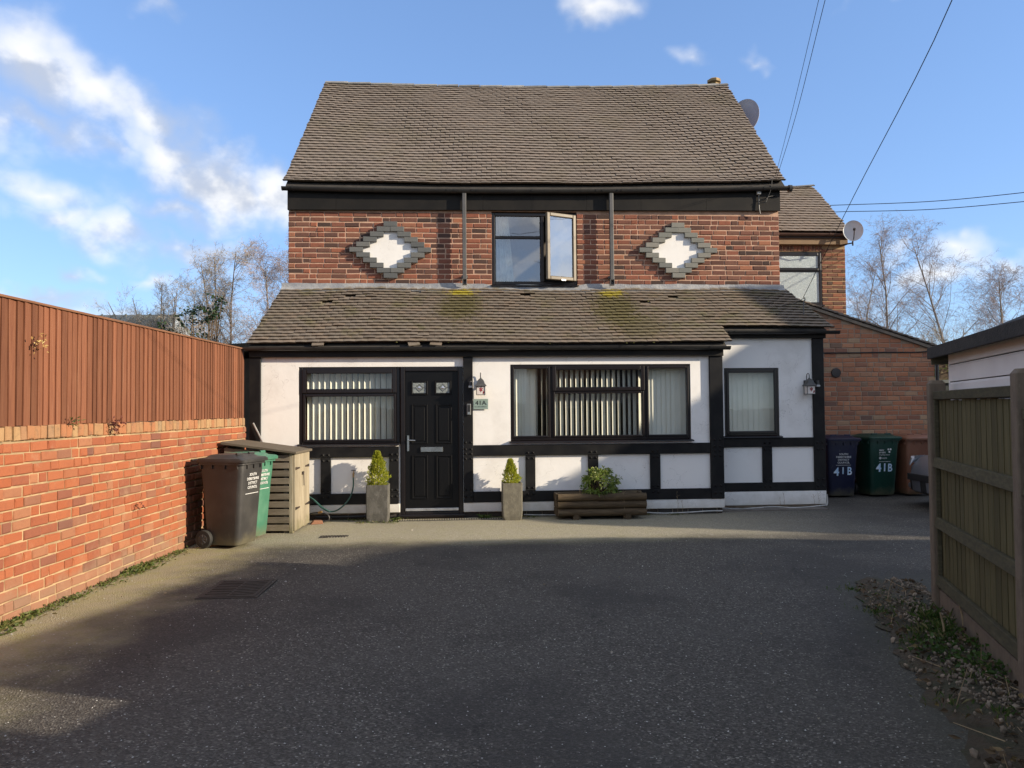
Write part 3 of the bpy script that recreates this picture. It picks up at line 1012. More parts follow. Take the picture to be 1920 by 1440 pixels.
slat_me = {}
def slat(parent, x, z0, z1, y, ang, wd=.088, name='blind_slat'):
    k = (round(z0, 3), round(z1, 3), wd)
    if k not in slat_me:
        mb = MB()
        n = 4
        mb.loft([[(-wd / 2 + wd * i / n, .004 * (1 - (2 * i / n - 1) ** 2), z) for i in range(n + 1)] + [(wd / 2 - wd * i / n, .004 * (1 - (2 * i / n - 1) ** 2) + .0012, z) for i in range(n + 1)] for z in (z0, z1)])
        slat_me[k] = mb.mesh(name, M_SLAT)
    return inst(name, slat_me[k], parent, Matrix.Translation((x, y, 0)) @ Matrix.Rotation(R(ang), 4, 'Z'))


rb = random.Random(15)
# window left of the door
w1 = MB().frame(.712, 2.113, 1.062, 2.133, .052, .012, .082)
w1.box(.764, 2.061, .018, .076, 1.742, 1.782)
w1 = w1.build('window', M_UPVC, house, bevel=.006)
MB().frame(.757, 2.067, 1.765, 2.103, .062, -.016, .030).build('fanlight_sash', M_UPVC, w1, bevel=.009)
MB().frame(.766, 2.06, 1.084, 1.752, .034, -.004, .040).build('fixed_sash', M_UPVC, w1, bevel=.008)
glass(w1, .815, 2.01, 1.82, 2.045, .008)
glass(w1, .798, 2.03, 1.115, 1.722, .016)
MB().prism([(-.075, 1.036), (.01, 1.036), (.01, 1.061), (-.068, 1.053)], 'x', .70, 2.118).build('sill', M_UPVC, w1, bevel=.004)
for i in range(16):
    slat(w1, .84 + i * .0795, 1.10, 2.06, .125, 47 + rb.uniform(-6, 6))
# wide window
w2 = MB().frame(3.677, 6.288, 1.075, 2.158, .045, .012, .082)
for x in (4.262, 5.628):
    w2.box(x - .03, x + .03, .014, .08, 1.12, 2.113)
w2.box(4.292, 5.598, .018, .076, 1.765, 1.80)
w2 = w2.build('window', M_UPVC, house, bevel=.006)
MB().frame(4.275, 5.615, 1.775, 2.135, .058, -.016, .030).build('fanlight_sash', M_UPVC, w2, bevel=.009)
for a, b, c, d_ in ((3.70, 4.245, 1.112, 2.128), (5.645, 6.265, 1.112, 2.128), (4.285, 5.605, 1.112, 1.77)):
    MB().frame(a, b, c, d_, .03, -.002, .040).build('fixed_sash', M_UPVC, w2, bevel=.008)
glass(w2, 3.73, 4.216, 1.14, 2.10, .016)
glass(w2, 5.674, 6.236, 1.14, 2.10, .016)
glass(w2, 4.314, 5.576, 1.14, 1.742, .016)
glass(w2, 4.332, 5.558, 1.832, 2.078, .008)
MB().prism([(-.08, 1.045), (.01, 1.045), (.01, 1.074), (-.072, 1.064)], 'x', 3.655, 6.312).build('sill', M_UPVC, w2, bevel=.004)
x = 3.72
for i in range(8):
    slat(w2, x, 1.10, 2.12, .165, 18 + rb.uniform(-14, 14))
    x += .042
for xx in (4.07, 4.145, 4.215):
    slat(w2, xx, 1.10, 2.12, .165, 74 + rb.uniform(-4, 4))
for i in range(17):
    slat(w2, 4.35 + i * .0765, 1.10, 2.12, .135, 49 + rb.uniform(-7, 7))
for i in range(9):
    slat(w2, 5.665 + i * .070, 1.10, 2.12, .165, 12 + rb.uniform(-6, 6))
# bay window
w3 = MB().frame(6.932, 7.773, 1.095, 2.115, .052, .405, .475).build('window', M_UPVC, house, bevel=.006)
MB().frame(6.96, 7.745, 1.12, 2.09, .045, .392, .43).build('fixed_sash', M_UPVC, w3, bevel=.008)
glass(w3, 7.0, 7.705, 1.16, 2.05, .410)
MB().prism([(.33, 1.065), (.41, 1.065), (.41, 1.094), (.337, 1.083)], 'x', 6.80, 7.80).build('sill', M_UPVC, w3, bevel=.004)
for i in range(10):
    slat(w3, 6.99 + i * .082, 1.10, 2.10, .56, 5 + rb.uniform(-4, 4))
# upstairs window: two fixed lights and an open casement
w4 = MB().frame(3.492, 4.888, 3.545, 4.725, .05, UY + .012, UY + .082)
w4.box(4.292, 4.345, UY + .014, UY + .08, 3.595, 4.675)
w4.box(3.542, 4.292, UY + .016, UY + .078, 4.305, 4.345)
w4 = w4.build('window', M_UPVC, house, bevel=.006)
glass(w4, 3.56, 4.28, 4.352, 4.665, UY + .035, M_GLASS_UP)
glass(w4, 3.56, 4.28, 3.605, 4.298, UY + .035, M_GLASS_UP)
MB().prism([(UY - .06, 3.518), (UY + .01, 3.518), (UY + .01, 3.544), (UY - .055, 3.532)], 'x', 3.47, 4.91).build('sill', M_UPVC, w4, bevel=.003)
sash = MB().frame(-.545, 0, 0, 1.085, .058, -.03, .03).build('open_casement', M_SASH, w4, bevel=.010)
sash.matrix_local = Matrix.Translation((4.862, UY - .012, 3.600)) @ Matrix.Rotation(R(23), 4, 'Z')
MB().box(-.482, -.063, -.004, .004, .063, 1.022).build('pane', M_GLASS_SASH, sash)
MB().box(-.30, -.22, -.055, -.03, -.012, .012).build('stay', M_ALU, sash)
cu = MB()
n = 40
rings = []
for i in range(n + 1):
    x = 3.55 + .22 * i / n
    y = UY + .16 + .022 * math.sin(i * .95) + .01 * math.sin(i * .37)
    dx = .10 * (i / n)
    rings.append([(x, y, 4.72), (x, y + .003, 4.72), (x + dx, y + .003, 3.58), (x + dx, y, 3.58)])
cu.loft(rings)
cu.build('curtain', M_CURT, w4, smooth=True)
MB().box(3.50, 4.88, UY + .30, UY + .32, 3.3, 3.55).build('inner_sill', M_RENDER, w4)

# front door
dr = MB().frame(2.122, 2.998, .03, 2.133, .062, -.012, .07)
dr.box(2.085, 3.02, -.072, -.0125, .022, .060)
dr = dr.build('front_door', M_UPVC, house, bevel=.007)
lf = MB().box(2.186, 2.934, .012, .056, .095, 2.07).build('door_leaf', M_DOOR, dr)
def raised(x0, x1, z0, z1, nm='door_panel'):
    mb = MB().frame(x0, x1, z0, z1, .022, -.0005, .0115)
    mb.box(x0 + .04, x1 - .04, .002, .0115, z0 + .04, z1 - .04)
    return mb.build(nm, M_DOOR, lf, bevel=.006)
for x0, x1 in ((2.275, 2.50), (2.615, 2.84)):
    raised(x0, x1, 1.045, 1.60)
    raised(x0, x1, .27, .885)
M_OBS = simple('leaded_glass', (.16, .18, .175), .18, (.30, .33, .31), 40, .5)
M_LEADCAME = simple('lead_came', (.18, .18, .18), .4, metal=.8)
for x0, x1 in ((2.268, 2.505), (2.60, 2.835)):
    fr = MB().frame(x0, x1, 1.735, 1.935, .026, -.008, .0115).build('door_light', M_DOOR, lf, bevel=.006)
    MB().box(x0 + .026, x1 - .026, .004, .0115, 1.761, 1.909).build('pane', M_OBS, fr)
    cx, cz = (x0 + x1) / 2, 1.835
    dm = MB()
    for a, b in (((cx, cz + .05), (cx + .055, cz)), ((cx + .055, cz), (cx, cz - .05)), ((cx, cz - .05), (cx - .055, cz)), ((cx - .055, cz), (cx, cz + .05)),
                 ((cx + .055, cz), (x1 - .03, cz)), ((cx - .055, cz), (x0 + .03, cz))):
        dm.tube([(a[0], .003, a[1]), (b[0], .003, b[1])], .0035, 5)
    dm.build('lead_diamond', M_LEADCAME, fr)
    MB().add([(cx - .026, .002, cz), (cx, .002, cz + .026), (cx + .026, .002, cz), (cx, .002, cz - .026), (cx, -.004, cz)], [(0, 1, 4), (1, 2, 4), (2, 3, 4), (3, 0, 4)]).build('bevelled_gem', M_ALU, fr)
MB().box(2.40, 2.715, -.010, .0115, .930, 1.000).build('letterbox', M_CHROME, lf, bevel=.004)
hd = MB()
hd.box(2.213, 2.240, -.006, .0115, .945, 1.165)
hd.tube([(2.226, -.006, 1.10), (2.226, -.05, 1.10)], .009, 10)
hd.tube([(2.226, -.046, 1.10), (2.33, -.050, 1.095)], .009, 10)
hd.build('door_handle', M_CHROME, lf, smooth=True)
MB().box(2.19, 2.93, -.022, .0115, .104, .142).build('threshold_strip', M_ALU, lf, bevel=.003)
# ------------------------------------------------------------------ garden wall and fence on the left
WX = -3.69
WY0 = 3.0
gwall = thing('garden_wall', 'orange brick garden wall with soldier coping along the left of the driveway', 'wall', (WX, WY0, 0), R(90))
gl = 10.655 - WY0
core = MB().box(0, gl, .010, .215, -.05, 1.32).build('mortar_core', M_MORT_TAN, gwall)
pl = fill_courses(.0, gl, -.008, 16, .083, hp=.30, seed=41, L=.212, joint=.0125, vj=.0115)
lay_bricks(gwall, pl, 0, M_BRK_WALL, 42, L=.212, limit=300, key=lambda p: (0 if p[0] > 2.35 else 50) + p[0], proud=.005)
MB().box(0, gl, .022, .21, 1.321, 1.420).build('coping_bed', M_MORT_TAN, gwall)
rr = random.Random(43)
cv = brick_variants(.072, .105, .19, M_BRK_COPE, 44, n=6, jit=.004, ch=.007)
x = .04
while x < gl - .03:
    wd = rr.uniform(.068, .078)
    inst('coping_brick', rr.choice(cv), gwall, Matrix.Translation((x, -.004 + rr.uniform(-.006, .006), 1.378 + rr.uniform(-.004, .004))) @ Matrix.Rotation(R(rr.gauss(0, .8)), 4, 'Y') @ Matrix.Diagonal((wd / .076, 1, 1, 1)))
    x += wd + .011


def wood_mat(name, c1, c2, c3, rough=.8, grain=(14, 14, .7), var=.18, bumps=.35, moss=None):
    m, nt, bs, out = mat_base(name)
    v = nt.vmul(nt.pos(), grain)
    g_ = nt.noise(v, 5, 6, .65)
    c = nt.mix(nt.step(g_, .35, .65), c1, c2)
    c = nt.mix(nt.math('MULTIPLY', nt.step(nt.noise(v, 2.0, 4, .6), .55, .8), .6), c, c3)
    kn = nt.step(nt.noise(nt.vmul(nt.pos(), tuple(max(.3, a_ / 4) for a_ in grain)), 3.0, 3, .5), .70, .80)
    c = nt.mix(nt.math('MULTIPLY', kn, .5), c, tuple(a_ * .45 for a_ in c1))
    if moss:
        sp = nt.n('ShaderNodeSeparateXYZ', {0: nt.pos()})
        mf = nt.math('MULTIPLY', nt.step(nt.math('MULTIPLY_ADD', nt.noise(nt.pos(), 6, 5, .6), .5, sp.outputs[2]), moss[0] + .25, moss[0] - .1), moss[1])
        c = nt.mix(mf, c, (.085, .085, .025))
    k = nt.math('MULTIPLY_ADD', nt.rnd(), 2 * var, 1 - var)
    c = nt.n('ShaderNodeVectorMath', {0: c, 1: nt.n('ShaderNodeCombineXYZ', {0: k, 1: k, 2: k}).outputs[0]}, operation='MULTIPLY').outputs[0]
    setc(nt, bs, 'Base Color', c)
    bs.inputs['Roughness'].default_value = rough
    bs.inputs['Specular IOR Level'].default_value = .25
    bump(nt, bs, g_, bumps, .006)
    return m


M_FENCE = wood_mat('red_stained_timber', (.200, .082, .043), (.155, .060, .033), (.29, .15, .09), var=.28)
M_FENCE_CAP = wood_mat('fence_cap_timber', (.20, .10, .055), (.15, .07, .04), (.26, .16, .09), grain=(14, .7, 14))
fence = thing('timber_fence', 'tall red-brown featheredge board fence standing on the garden wall', 'fence', (WX, WY0, 1.435), R(90))
bvar = []
for k in range(4):
    mb = MB()
    hgt = .945
    n = 6
    rings = []
    rk = random.Random(60 + k)
    for i in range(n + 1):
        j = rk.uniform(-.002, .002)
        z = hgt * i / n
        rings.append([(-.062 + j, -.014 + j * .5, z), (.062 + j, -.001, z), (.062 + j, .006, z), (-.062 + j, .003, z)])
    mb.loft(rings)
    bvar.append(mb.mesh('fence_board', M_FENCE))
x = .06
while x < gl - .02:
    inst('fence_board', rr.choice(bvar), fence, Matrix.Translation((x, .030 + rr.uniform(-.003, .003), rr.uniform(-.008, .006))) @ Matrix.Rotation(R(rr.gauss(0, .35)), 4, 'Y') @ Matrix.Rotation(R(rr.gauss(0, 1.2)), 4, 'Z') @ Matrix.Diagonal((rr.uniform(.80, .95), 1, 1, 1)))
    x += rr.uniform(.070, .096)
MB().box(0, gl, .005, .075, .942, .962).build('cap_rail', M_FENCE_CAP, fence, bevel=.003)
for z in (.12, .5, .82):
    MB().box(0, gl, .045, .09, z, z + .08).build('fence_rail', M_FENCE_CAP, fence)
for x in (.3, 2.1, 3.9, 5.7, 7.4):
    MB().box(x - .05, x + .05, .092, .19, -.9, .96).build('fence_post', M_FENCE_CAP, fence)


# ------------------------------------------------------------------ foliage helper
def leaf_mat(name, stops, trans=.3, rough=.5):
    m, nt, bs, out = mat_base(name)
    c = nt.ramp(nt.n('ShaderNodeAttribute', attribute_name='var').outputs['Fac'], stops)
    setc(nt, bs, 'Base Color', c)
    bs.inputs['Roughness'].default_value = rough
    bs.inputs['Specular IOR Level'].default_value = .35
    tr = nt.n('ShaderNodeBsdfTranslucent', {'Color': c})
    mx = nt.n('ShaderNodeMixShader', {0: trans, 1: bs.outputs[0], 2: tr.outputs[0]})
    nt.t.links.new(mx.outputs[0], out.inputs[0])
    return m


def leaf(mb, p, dr_, L, Wd, rr, fold=.25, droop=.0, var=None):
    dr_ = dr_.normalized()
    side = dr_.cross(Vector((rr.uniform(-1, 1), rr.uniform(-1, 1), rr.uniform(-.3, 1)))).normalized()
    nm = side.cross(dr_).normalized()
    b = Vector(p)
    m1 = b + dr_ * (L * .5)
    tip = b + dr_ * L - Vector((0, 0, droop * L))
    l = m1 + side * Wd * .5 + nm * fold * Wd
    r_ = m1 - side * Wd * .5 + nm * fold * Wd
    mb.add([tuple(b), tuple(l), tuple(tip), tuple(r_)], [(0, 1, 2), (0, 2, 3)], rr.random() * .999 + .0005 if var is None else var)


M_CONIFER = leaf_mat('golden_conifer', [(0, (.16, .20, .015)), (.3, (.30, .34, .025)), (.7, (.42, .44, .035)), (1, (.50, .47, .09))], .35, .6)
M_LAUREL = leaf_mat('laurel_leaf', [(0, (.06, .11, .018)), (.35, (.12, .19, .03)), (.75, (.25, .31, .065)), (1, (.42, .44, .15))], .25, .35)
M_WEED = leaf_mat('weed_leaf', [(0, (.06, .09, .02)), (.5, (.11, .14, .03)), (.8, (.16, .15, .05)), (1, (.24, .19, .09))], .3, .6)
M_GRASS = leaf_mat('grass_blade', [(0, (.035, .075, .015)), (.6, (.07, .12, .022)), (.9, (.15, .16, .05)), (1, (.28, .23, .12))], .3, .6)
M_PURPLE = leaf_mat('purple_leaf', [(0, (.07, .02, .022)), (.5, (.12, .035, .03)), (1, (.17, .06, .045))], .25, .6)
M_STEM = simple('plant_stem', (.10, .065, .035), .85)
M_DRYSTEM = simple('dry_stalk', (.34, .25, .14), .85, (.26, .19, .11), 20)
M_SOIL = simple('potting_soil', (.03, .022, .015), .95, (.05, .035, .02), 30, .8, bdist=.02)


# ------------------------------------------------------------------ planters by the door
def stone_mat(name, c1, c2, c3):
    m, nt, bs, out = mat_base(name)
    p = nt.pos()
    c = nt.mix(nt.step(nt.noise(nt.vmul(p, (1, 1, .5)), 16, 6, .7), .42, .62), c1, c2)
    c = nt.mix(nt.math('MULTIPLY', nt.step(nt.noise(p, 38, 5, .7), .60, .70), .6), c, c3)
    setc(nt, bs, 'Base Color', c)
    bs.inputs['Roughness'].default_value = .8
    bump(nt, bs, nt.noise(p, 45, 5, .65), .5, .006)
    return m


M_SLATE = stone_mat('slate_planter', (.075, .072, .062), (.115, .110, .098), (.24, .235, .21))
M_CONC = stone_mat('concrete_planter', (.13, .118, .088), (.18, .165, .12), (.24, .22, .165))


def planter(label, lx0, lx1, ly0, ly1, h, mat, cut):
    w_, d_ = lx1 - lx0, ly1 - ly0
    c = hw((lx0 + lx1) / 2, (ly0 + ly1) / 2, 0)
    t = thing('planter', label, 'planter', c, HYAW, 'tall stone planters beside the front door')
    rings = [rrect(w_ * (.90 if cut else .96), d_ * .9, .03, 0), rrect(w_ * (.97 if cut else .985), d_ * .97, .02, .05), rrect(w_, d_, .015, .12), rrect(w_, d_, .012, h),
             rrect(w_ - .035, d_ - .035, .008, h), rrect(w_ - .045, d_ - .045, .008, h - .05)]
    MB().loft(rings).build('pot', mat, t, bevel=0)
    MB().loft([rrect(w_ - .05, d_ - .05, .008, h - .09), rrect(w_ - .05, d_ - .05, .008, h - .035)]).build('soil', M_SOIL, t)
    return c


def conifer(label, c, base, h, rmax, seed, lean, n):
    rr = random.Random(seed)
    t = thing('conifer', label, 'conifer', (c.x, c.y, base), HYAW, 'small golden conifers in the stone planters')
    MB().tube([(0, 0, -.04), (lean * .3, 0, h * .5), (lean, 0, h * .9)], [.012, .008, .003], 7).build('stem', M_STEM, t)
    mb = MB()
    for i in range(n):
        u = rr.random() ** .8
        z = u * h
        prof = (1 - u) ** .75 * (.55 + .45 * min(1, u / .22)) + .05
        a = rr.uniform(0, 2 * math.pi)
        bumpy = 1 + .20 * math.sin(u * 17 + 3 * a + seed) + .12 * math.sin(u * 31 - 5 * a)
        rad = rmax * prof * bumpy * (rr.random() ** .38)
        p = Vector((lean * u + rad * math.cos(a), rad * math.sin(a), z))
        dv = Vector((math.cos(a) * .8, math.sin(a) * .8, rr.uniform(.5, 1.5))) + Vector((rr.uniform(-.4, .4), rr.uniform(-.4, .4), rr.uniform(-.3, .3)))
        leaf(mb, p, dv, rr.uniform(.022, .042), rr.uniform(.010, .017), rr)
    mb.build('foliage', M_CONIFER, t)


c1 = planter('mottled slate-grey planter left of the front door', 1.677, 1.977, -.345, -.065, .507, M_SLATE, False)
c2 = planter('brownish concrete planter with rounded foot right of the front door', 3.531, 3.806, -.365, -.10, .508, M_CONC, True)
conifer('larger pointed golden conifer in the slate planter left of the door', c1, .455, .49, .165, 71, -.01, 3400)
conifer('smaller narrow golden conifer in the concrete planter right of the door', c2, .455, .365, .125, 72, -.02, 2000)
st = MB().tube([hw(1.735, -.21, .42), hw(1.735, -.21, .66)], .011, 8).build('plant_label_stake', simple('black_plastic', (.012, .012, .012), .5))
tag(st, 'short black stake stuck beside the larger conifer', 'stake')

# half-log trough with the laurel bush
M_LOG = wood_mat('weathered_log', (.105, .075, .042), (.060, .042, .024), (.20, .155, .09), grain=(.9, 12, 12), bumps=.7)
tr = thing('log_trough', 'low rustic trough of stacked half logs under the wide window', 'planter', hw(4.9, -.24, 0), HYAW)
rl = random.Random(81)
for k in range(3):
    for yy in (-.145, .145):
        pts = []
        rad = []
        for i in range(9):
            pts.append((-.61 + 1.23 * i / 8 + (.0 if k else 0), yy + rl.uniform(-.004, .004), .095 + k * .103 + rl.uniform(-.004, .004)))
            rad.append(.053 + rl.uniform(-.004, .004))
        MB().tube(pts, rad, 12).build('log', M_LOG, tr, smooth=True)
for xx in (-.63, .56):
    for k in range(3):
        MB().box(xx, xx + .03, -.135, .135, .05 + k * .103, .145 + k * .103).build('end_board', M_LOG, tr, bevel=.004)
for xx in (-.36, .36):
    MB().tube([(xx, -.19, .03), (xx, .19, .03)], .045, 10).build('log_foot', M_LOG, tr, smooth=True)
MB().box(-.59, .55, -.10, .10, .06, .31).build('soil', M_SOIL, tr)

sh = thing('laurel_bush', 'rounded laurel bush with pale green leaves growing in the log trough', 'bush', hw(4.905, -.25, .28), HYAW)
rs = random.Random(82)
mb, stm = MB(), MB()
for i in range(150):
    a = rs.uniform(0, 2 * math.pi)
    e = rs.uniform(-.55, 1.45)
    rad = rs.uniform(.72, 1.04) * (1 + .12 * math.sin(3 * a + 1))
    dv = Vector((math.cos(a) * math.cos(e), math.sin(a) * math.cos(e) * .75, math.sin(e) * .85))
    tip = Vector((0, 0, .17)) + Vector((dv.x * .285, dv.y * .285, dv.z * .27)) * rad
    if i % 3 == 0:
        stm.tube([(0, 0, -.02), tuple(tip * .5 + Vector((0, 0, .02))), tuple(tip)], [.006, .004, .002], 4)
    nl = rs.randint(5, 8)
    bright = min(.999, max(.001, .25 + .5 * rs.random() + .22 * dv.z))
    for k in range(nl):
        b = 2 * math.pi * k / nl + rs.random()
        o1 = dv.orthogonal().normalized()
        o2 = dv.cross(o1)
        ld = dv * rs.uniform(.25, .9) + (o1 * math.cos(b) + o2 * math.sin(b)) * rs.uniform(.6, 1.0)
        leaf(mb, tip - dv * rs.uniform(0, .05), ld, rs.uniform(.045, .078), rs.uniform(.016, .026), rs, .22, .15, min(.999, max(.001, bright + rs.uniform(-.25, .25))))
mb.build('foliage', M_LAUREL, sh)
stm.build('stems', M_STEM, sh)


# ------------------------------------------------------------------ wheelie bins
def plastic(name, c, c2=None, rough=.45):
    m = simple(name, c, rough, c2 or tuple(a * .75 + .01 for a in c), 4, .12, bdist=.003)
    nt = NT(m.node_tree)
    bs = next(n_ for n_ in m.node_tree.nodes if n_.type == 'BSDF_PRINCIPLED')
    src = bs.inputs['Base Color'].links[0].from_socket
    ob = nt.obj()
    z = nt.n('ShaderNodeSeparateXYZ', {0: ob}).outputs[2]
    scuff = nt.math('MULTIPLY', nt.step(nt.noise(nt.vmul(ob, (9, 9, 2.2)), 4, 6, .7), .60, .72), .30)
    c_ = nt.mix(scuff, src, (.20, .19, .175))
    mud = nt.math('MULTIPLY', nt.step(nt.math('MULTIPLY_ADD', nt.math('SUBTRACT', nt.noise(ob, 8, 5, .65), .5), .3, z), .20, .02), .6)
    c_ = nt.mix(mud, c_, (.13, .115, .065))
    m.node_tree.links.new(c_, bs.inputs['Base Color'])
    return m


M_WHITE_PRINT = simple('white_print', (.68, .68, .66), .6, (.42, .42, .41), 26)
M_BLUE_WHITE = simple('bluish_white_paint', (.78, .83, .88), .6, (.42, .62, .80), 9)
M_TYRE = simple('tyre_rubber', (.016, .016, .016), .8, (.035, .033, .028), 12, .3)
M_WHEEL = simple('wheel_plastic', (.05, .05, .052), .5)


def wheelie(label, loc, rz, mat, w_=.52, d_=.60, h=1.07, lid_mat=None, group=None, dirt=None):
    t = thing('wheelie_bin', label, 'wheelie bin', loc, rz, group)
    lid_mat = lid_mat or mat
    zt = h - .13
    B = MB()
    B.loft([rrect(w_ * .74, d_ * .66, .05, .035), rrect(w_ * .77, d_ * .70, .055, .10), rrect(w_ * .86, d_ * .84, .06, zt * .72), rrect(w_ * .90, d_ * .905, .06, zt - .07), rrect(w_ * .90, d_ * .91, .06, zt),
            rrect(w_ * .985, d_ * .985, .06, zt), rrect(w_ * .985, d_ * .985, .06, zt + .025)])
    # stiffening ribs under the rim
    for s in (-1, 1):
        for k in (-.22, -.06, .10, .24):
            B.box(s * w_ * .445 if s > 0 else -w_ * .485, w_ * .485 if s > 0 else s * w_ * .445, k * d_ / .6 - .008, k * d_ / .6 + .008, zt - .045, zt - .001)
    for k in (-.13, 0, .13):
        B.box(k - .008, k + .008, -d_ * .485, -d_ * .445, zt - .045, zt - .001)
    body = B.build('body', mat, t, smooth=True)
    Lb = MB()
    Lb.loft([rrect(w_ * 1.03, d_ * 1.04, .06, zt + .027, cy=-.012), rrect(w_ * 1.04, d_ * 1.05, .06, zt + .055, cy=-.012), rrect(w_ * 1.0, d_ * 1.0, .06, zt + .072, cy=-.005),
             rrect(w_ * .84, d_ * .78, .08, zt + .082), rrect(w_ * .74, d_ * .64, .08, zt + .108), rrect(w_ * .60, d_ * .50, .08, zt + .113)])
    lid = Lb.build('lid', lid_mat, t, smooth=True)
    for s in (-1, 1):
        MB().tube([(s * .12 - .05, -d_ * .28, zt + .115), (s * .12 + .05, -d_ * .28, zt + .115)], .014, 8).build('lid_grip', lid_mat, lid)
    hn = MB()
    hn.tube([(-w_ * .47, d_ * .60, zt + .045), (w_ * .47, d_ * .60, zt + .045)], .017, 10)
    for s in (-1, -.35, .35, 1):
        hn.box(s * w_ * .45 - .015, s * w_ * .45 + .015, d_ * .46, d_ * .60, zt + .012, zt + .05)
    hn.build('handle', mat, t, smooth=True)
    for s in (-1, 1):
        xx = s * w_ * .44
        wh = MB().lathe([(.060, -.028), (.094, -.026), (.102, -.012), (.102, .012), (.094, .026), (.060, .028)], 24, (xx, d_ * .34, .102), 'x').build('wheel', M_TYRE, t, smooth=True)
        hb = MB().lathe([(.056, -.030), (.060, .0), (.056, .030)], 20, (xx, d_ * .34, .102), 'x')
        for q in range(8):
            a = math.pi * q / 4
            hb.tube([(xx + s * .031, d_ * .34, .102), (xx + s * .031, d_ * .34 + .052 * math.cos(a), .102 + .052 * math.sin(a))], .005, 5)
        hb.build('hub', M_WHEEL, wh)
    MB().tube([(-w_ * .44, d_ * .34, .102), (w_ * .44, d_ * .34, .102)], .012, 8).build('axle', M_WHEEL, t)
    zb0, yb0, zb1, yb1 = .10, -d_ * .35, zt - .07, -d_ * .4525
    tilt = math.atan2(-(yb1 - yb0), zb1 - zb0)
    def put(txt, z, size, bold=.012, x=0.0, m=M_WHITE_PRINT, sx_=1.0, align='CENTER'):
        y = yb0 + (yb1 - yb0) * (z - zb0) / (zb1 - zb0)
        return text_obj(txt, size, m, body, Matrix.Translation((x, y - .004, z)) @ Matrix.Rotation(R(90) + tilt, 4, 'X'), bold=bold, sx_=sx_, align=align)
    def bar(z, wd, th=.006, x=0.0, m=M_WHITE_PRINT):
        y = yb0 + (yb1 - yb0) * (z - zb0) / (zb1 - zb0)
        MB().box(x - wd / 2, x + wd / 2, y - .0045, y - .001, z - th / 2, z + th / 2).build('printed_line', m, body)
    return t, body, put, bar


COUNCIL = ('SOUTH', 'DERBYSHIRE', 'DISTRICT', 'COUNCIL')
M_BIN_BLACK = plastic('charcoal_plastic', (.030, .029, .029), (.048, .046, .044))
M_BIN_GREENL = plastic('faded_green_plastic', (.045, .155, .098), (.075, .20, .13))
M_BIN_BLUE = plastic('navy_plastic', (.005, .0075, .030), (.009, .012, .036))
M_BIN_GREEN = plastic('dark_green_plastic', (.004, .034, .022), (.007, .045, .03))
M_BIN_BROWN = plastic('brown_plastic', (.22, .095, .055), (.24, .11, .065))

t, b, put, bar = wheelie('charcoal wheelie bin standing in front of the green one by the garden wall', (-3.205, 8.80, 0), R(76), M_BIN_BLACK, .50, .60, 1.06)
for i, s in enumerate(COUNCIL):
    put(s, .80 - i * .048, .042, .02)
bar(.60, .25)
t, b, put, bar = wheelie('faded green wheelie bin between the charcoal bin and the slatted store', (-3.235, 9.285, 0), R(76), M_BIN_GREENL, .50, .60, 1.05)
for i, s in enumerate(COUNCIL):
    put(s, .80 - i * .048, .042, .02)
bar(.60, .25)

GRP = 'numbered bins in front of the outbuilding'
p = hw(9.33, 1.78, 0)
t, b, put, bar = wheelie('navy blue wheelie bin marked 41B, nearest the house corner', p, HYAW + R(-1), M_BIN_BLUE, .57, .68, 1.055)
for i, s in enumerate(COUNCIL):
    put(s, .715 - i * .047, .042, .022, sx_=1.1)
bar(.545, .25)
put('4', .375, .185, .028, -.115, M_BLUE_WHITE, .95)
put('1', .40, .16, .016, -.005, M_BLUE_WHITE, .95)
put('B', .385, .185, .022, .105, M_BLUE_WHITE, .8)
p = hw(10.04, 1.80, 0)
t, b, put, bar = wheelie('dark green wheelie bin marked 41B, middle of the three by the outbuilding', p, HYAW + R(2), M_BIN_GREEN, .57, .68, 1.07)
put('easy', .775, .05, .018, -.105, align='LEFT')
put('green', .735, .05, .018, -.105, align='LEFT')
put('recycling scheme', .70, .028, .0, -.105, align='LEFT')
put('recycle', .645, .034, .012, -.06, align='LEFT')
for dx, dz in ((.055, .80), (.095, .80), (.075, .757)):
    y = -.68 * .35 + (-.68 * .4525 + .68 * .35) * (dz - .1) / .77
    MB().lathe([(.010, -.001), (.016, -.001), (.016, .001), (.010, .001)], 16, (dx, y - .006, dz), 'y').build('printed_ring', M_WHITE_PRINT, b)
MB().lathe([(.013, -.001), (.021, -.001), (.021, .001), (.013, .001)], 16, (-.085, -.68 * .35 + (-.68 * .4525 + .68 * .35) * (.655 - .1) / .77 - .006, .655), 'y').build('printed_ring', M_WHITE_PRINT, b)
bar(.595, .2)
put('4', .43, .19, .028, -.105, M_BLUE_WHITE, .95)
put('1', .435, .185, .02, .0, M_BLUE_WHITE, .95)
put('B', .43, .185, .022, .095, M_BLUE_WHITE, .8)
p = hw(10.70, 1.82, 0)
t, b, put, bar = wheelie('brown wheelie bin marked 41B behind the concrete post and the car', p, HYAW, M_BIN_BROWN, .57, .68, 1.055)
put('DISTRICT', .665, .042, .022)
put('COUNCIL', .615, .042, .022)
bar(.575, .25)
put('4', .41, .185, .028, -.115, M_BLUE_WHITE, .95)
put('1', .41, .185, .016, -.015, M_BLUE_WHITE, .95)
put('B', .41, .185, .022, .095, M_BLUE_WHITE, .8)

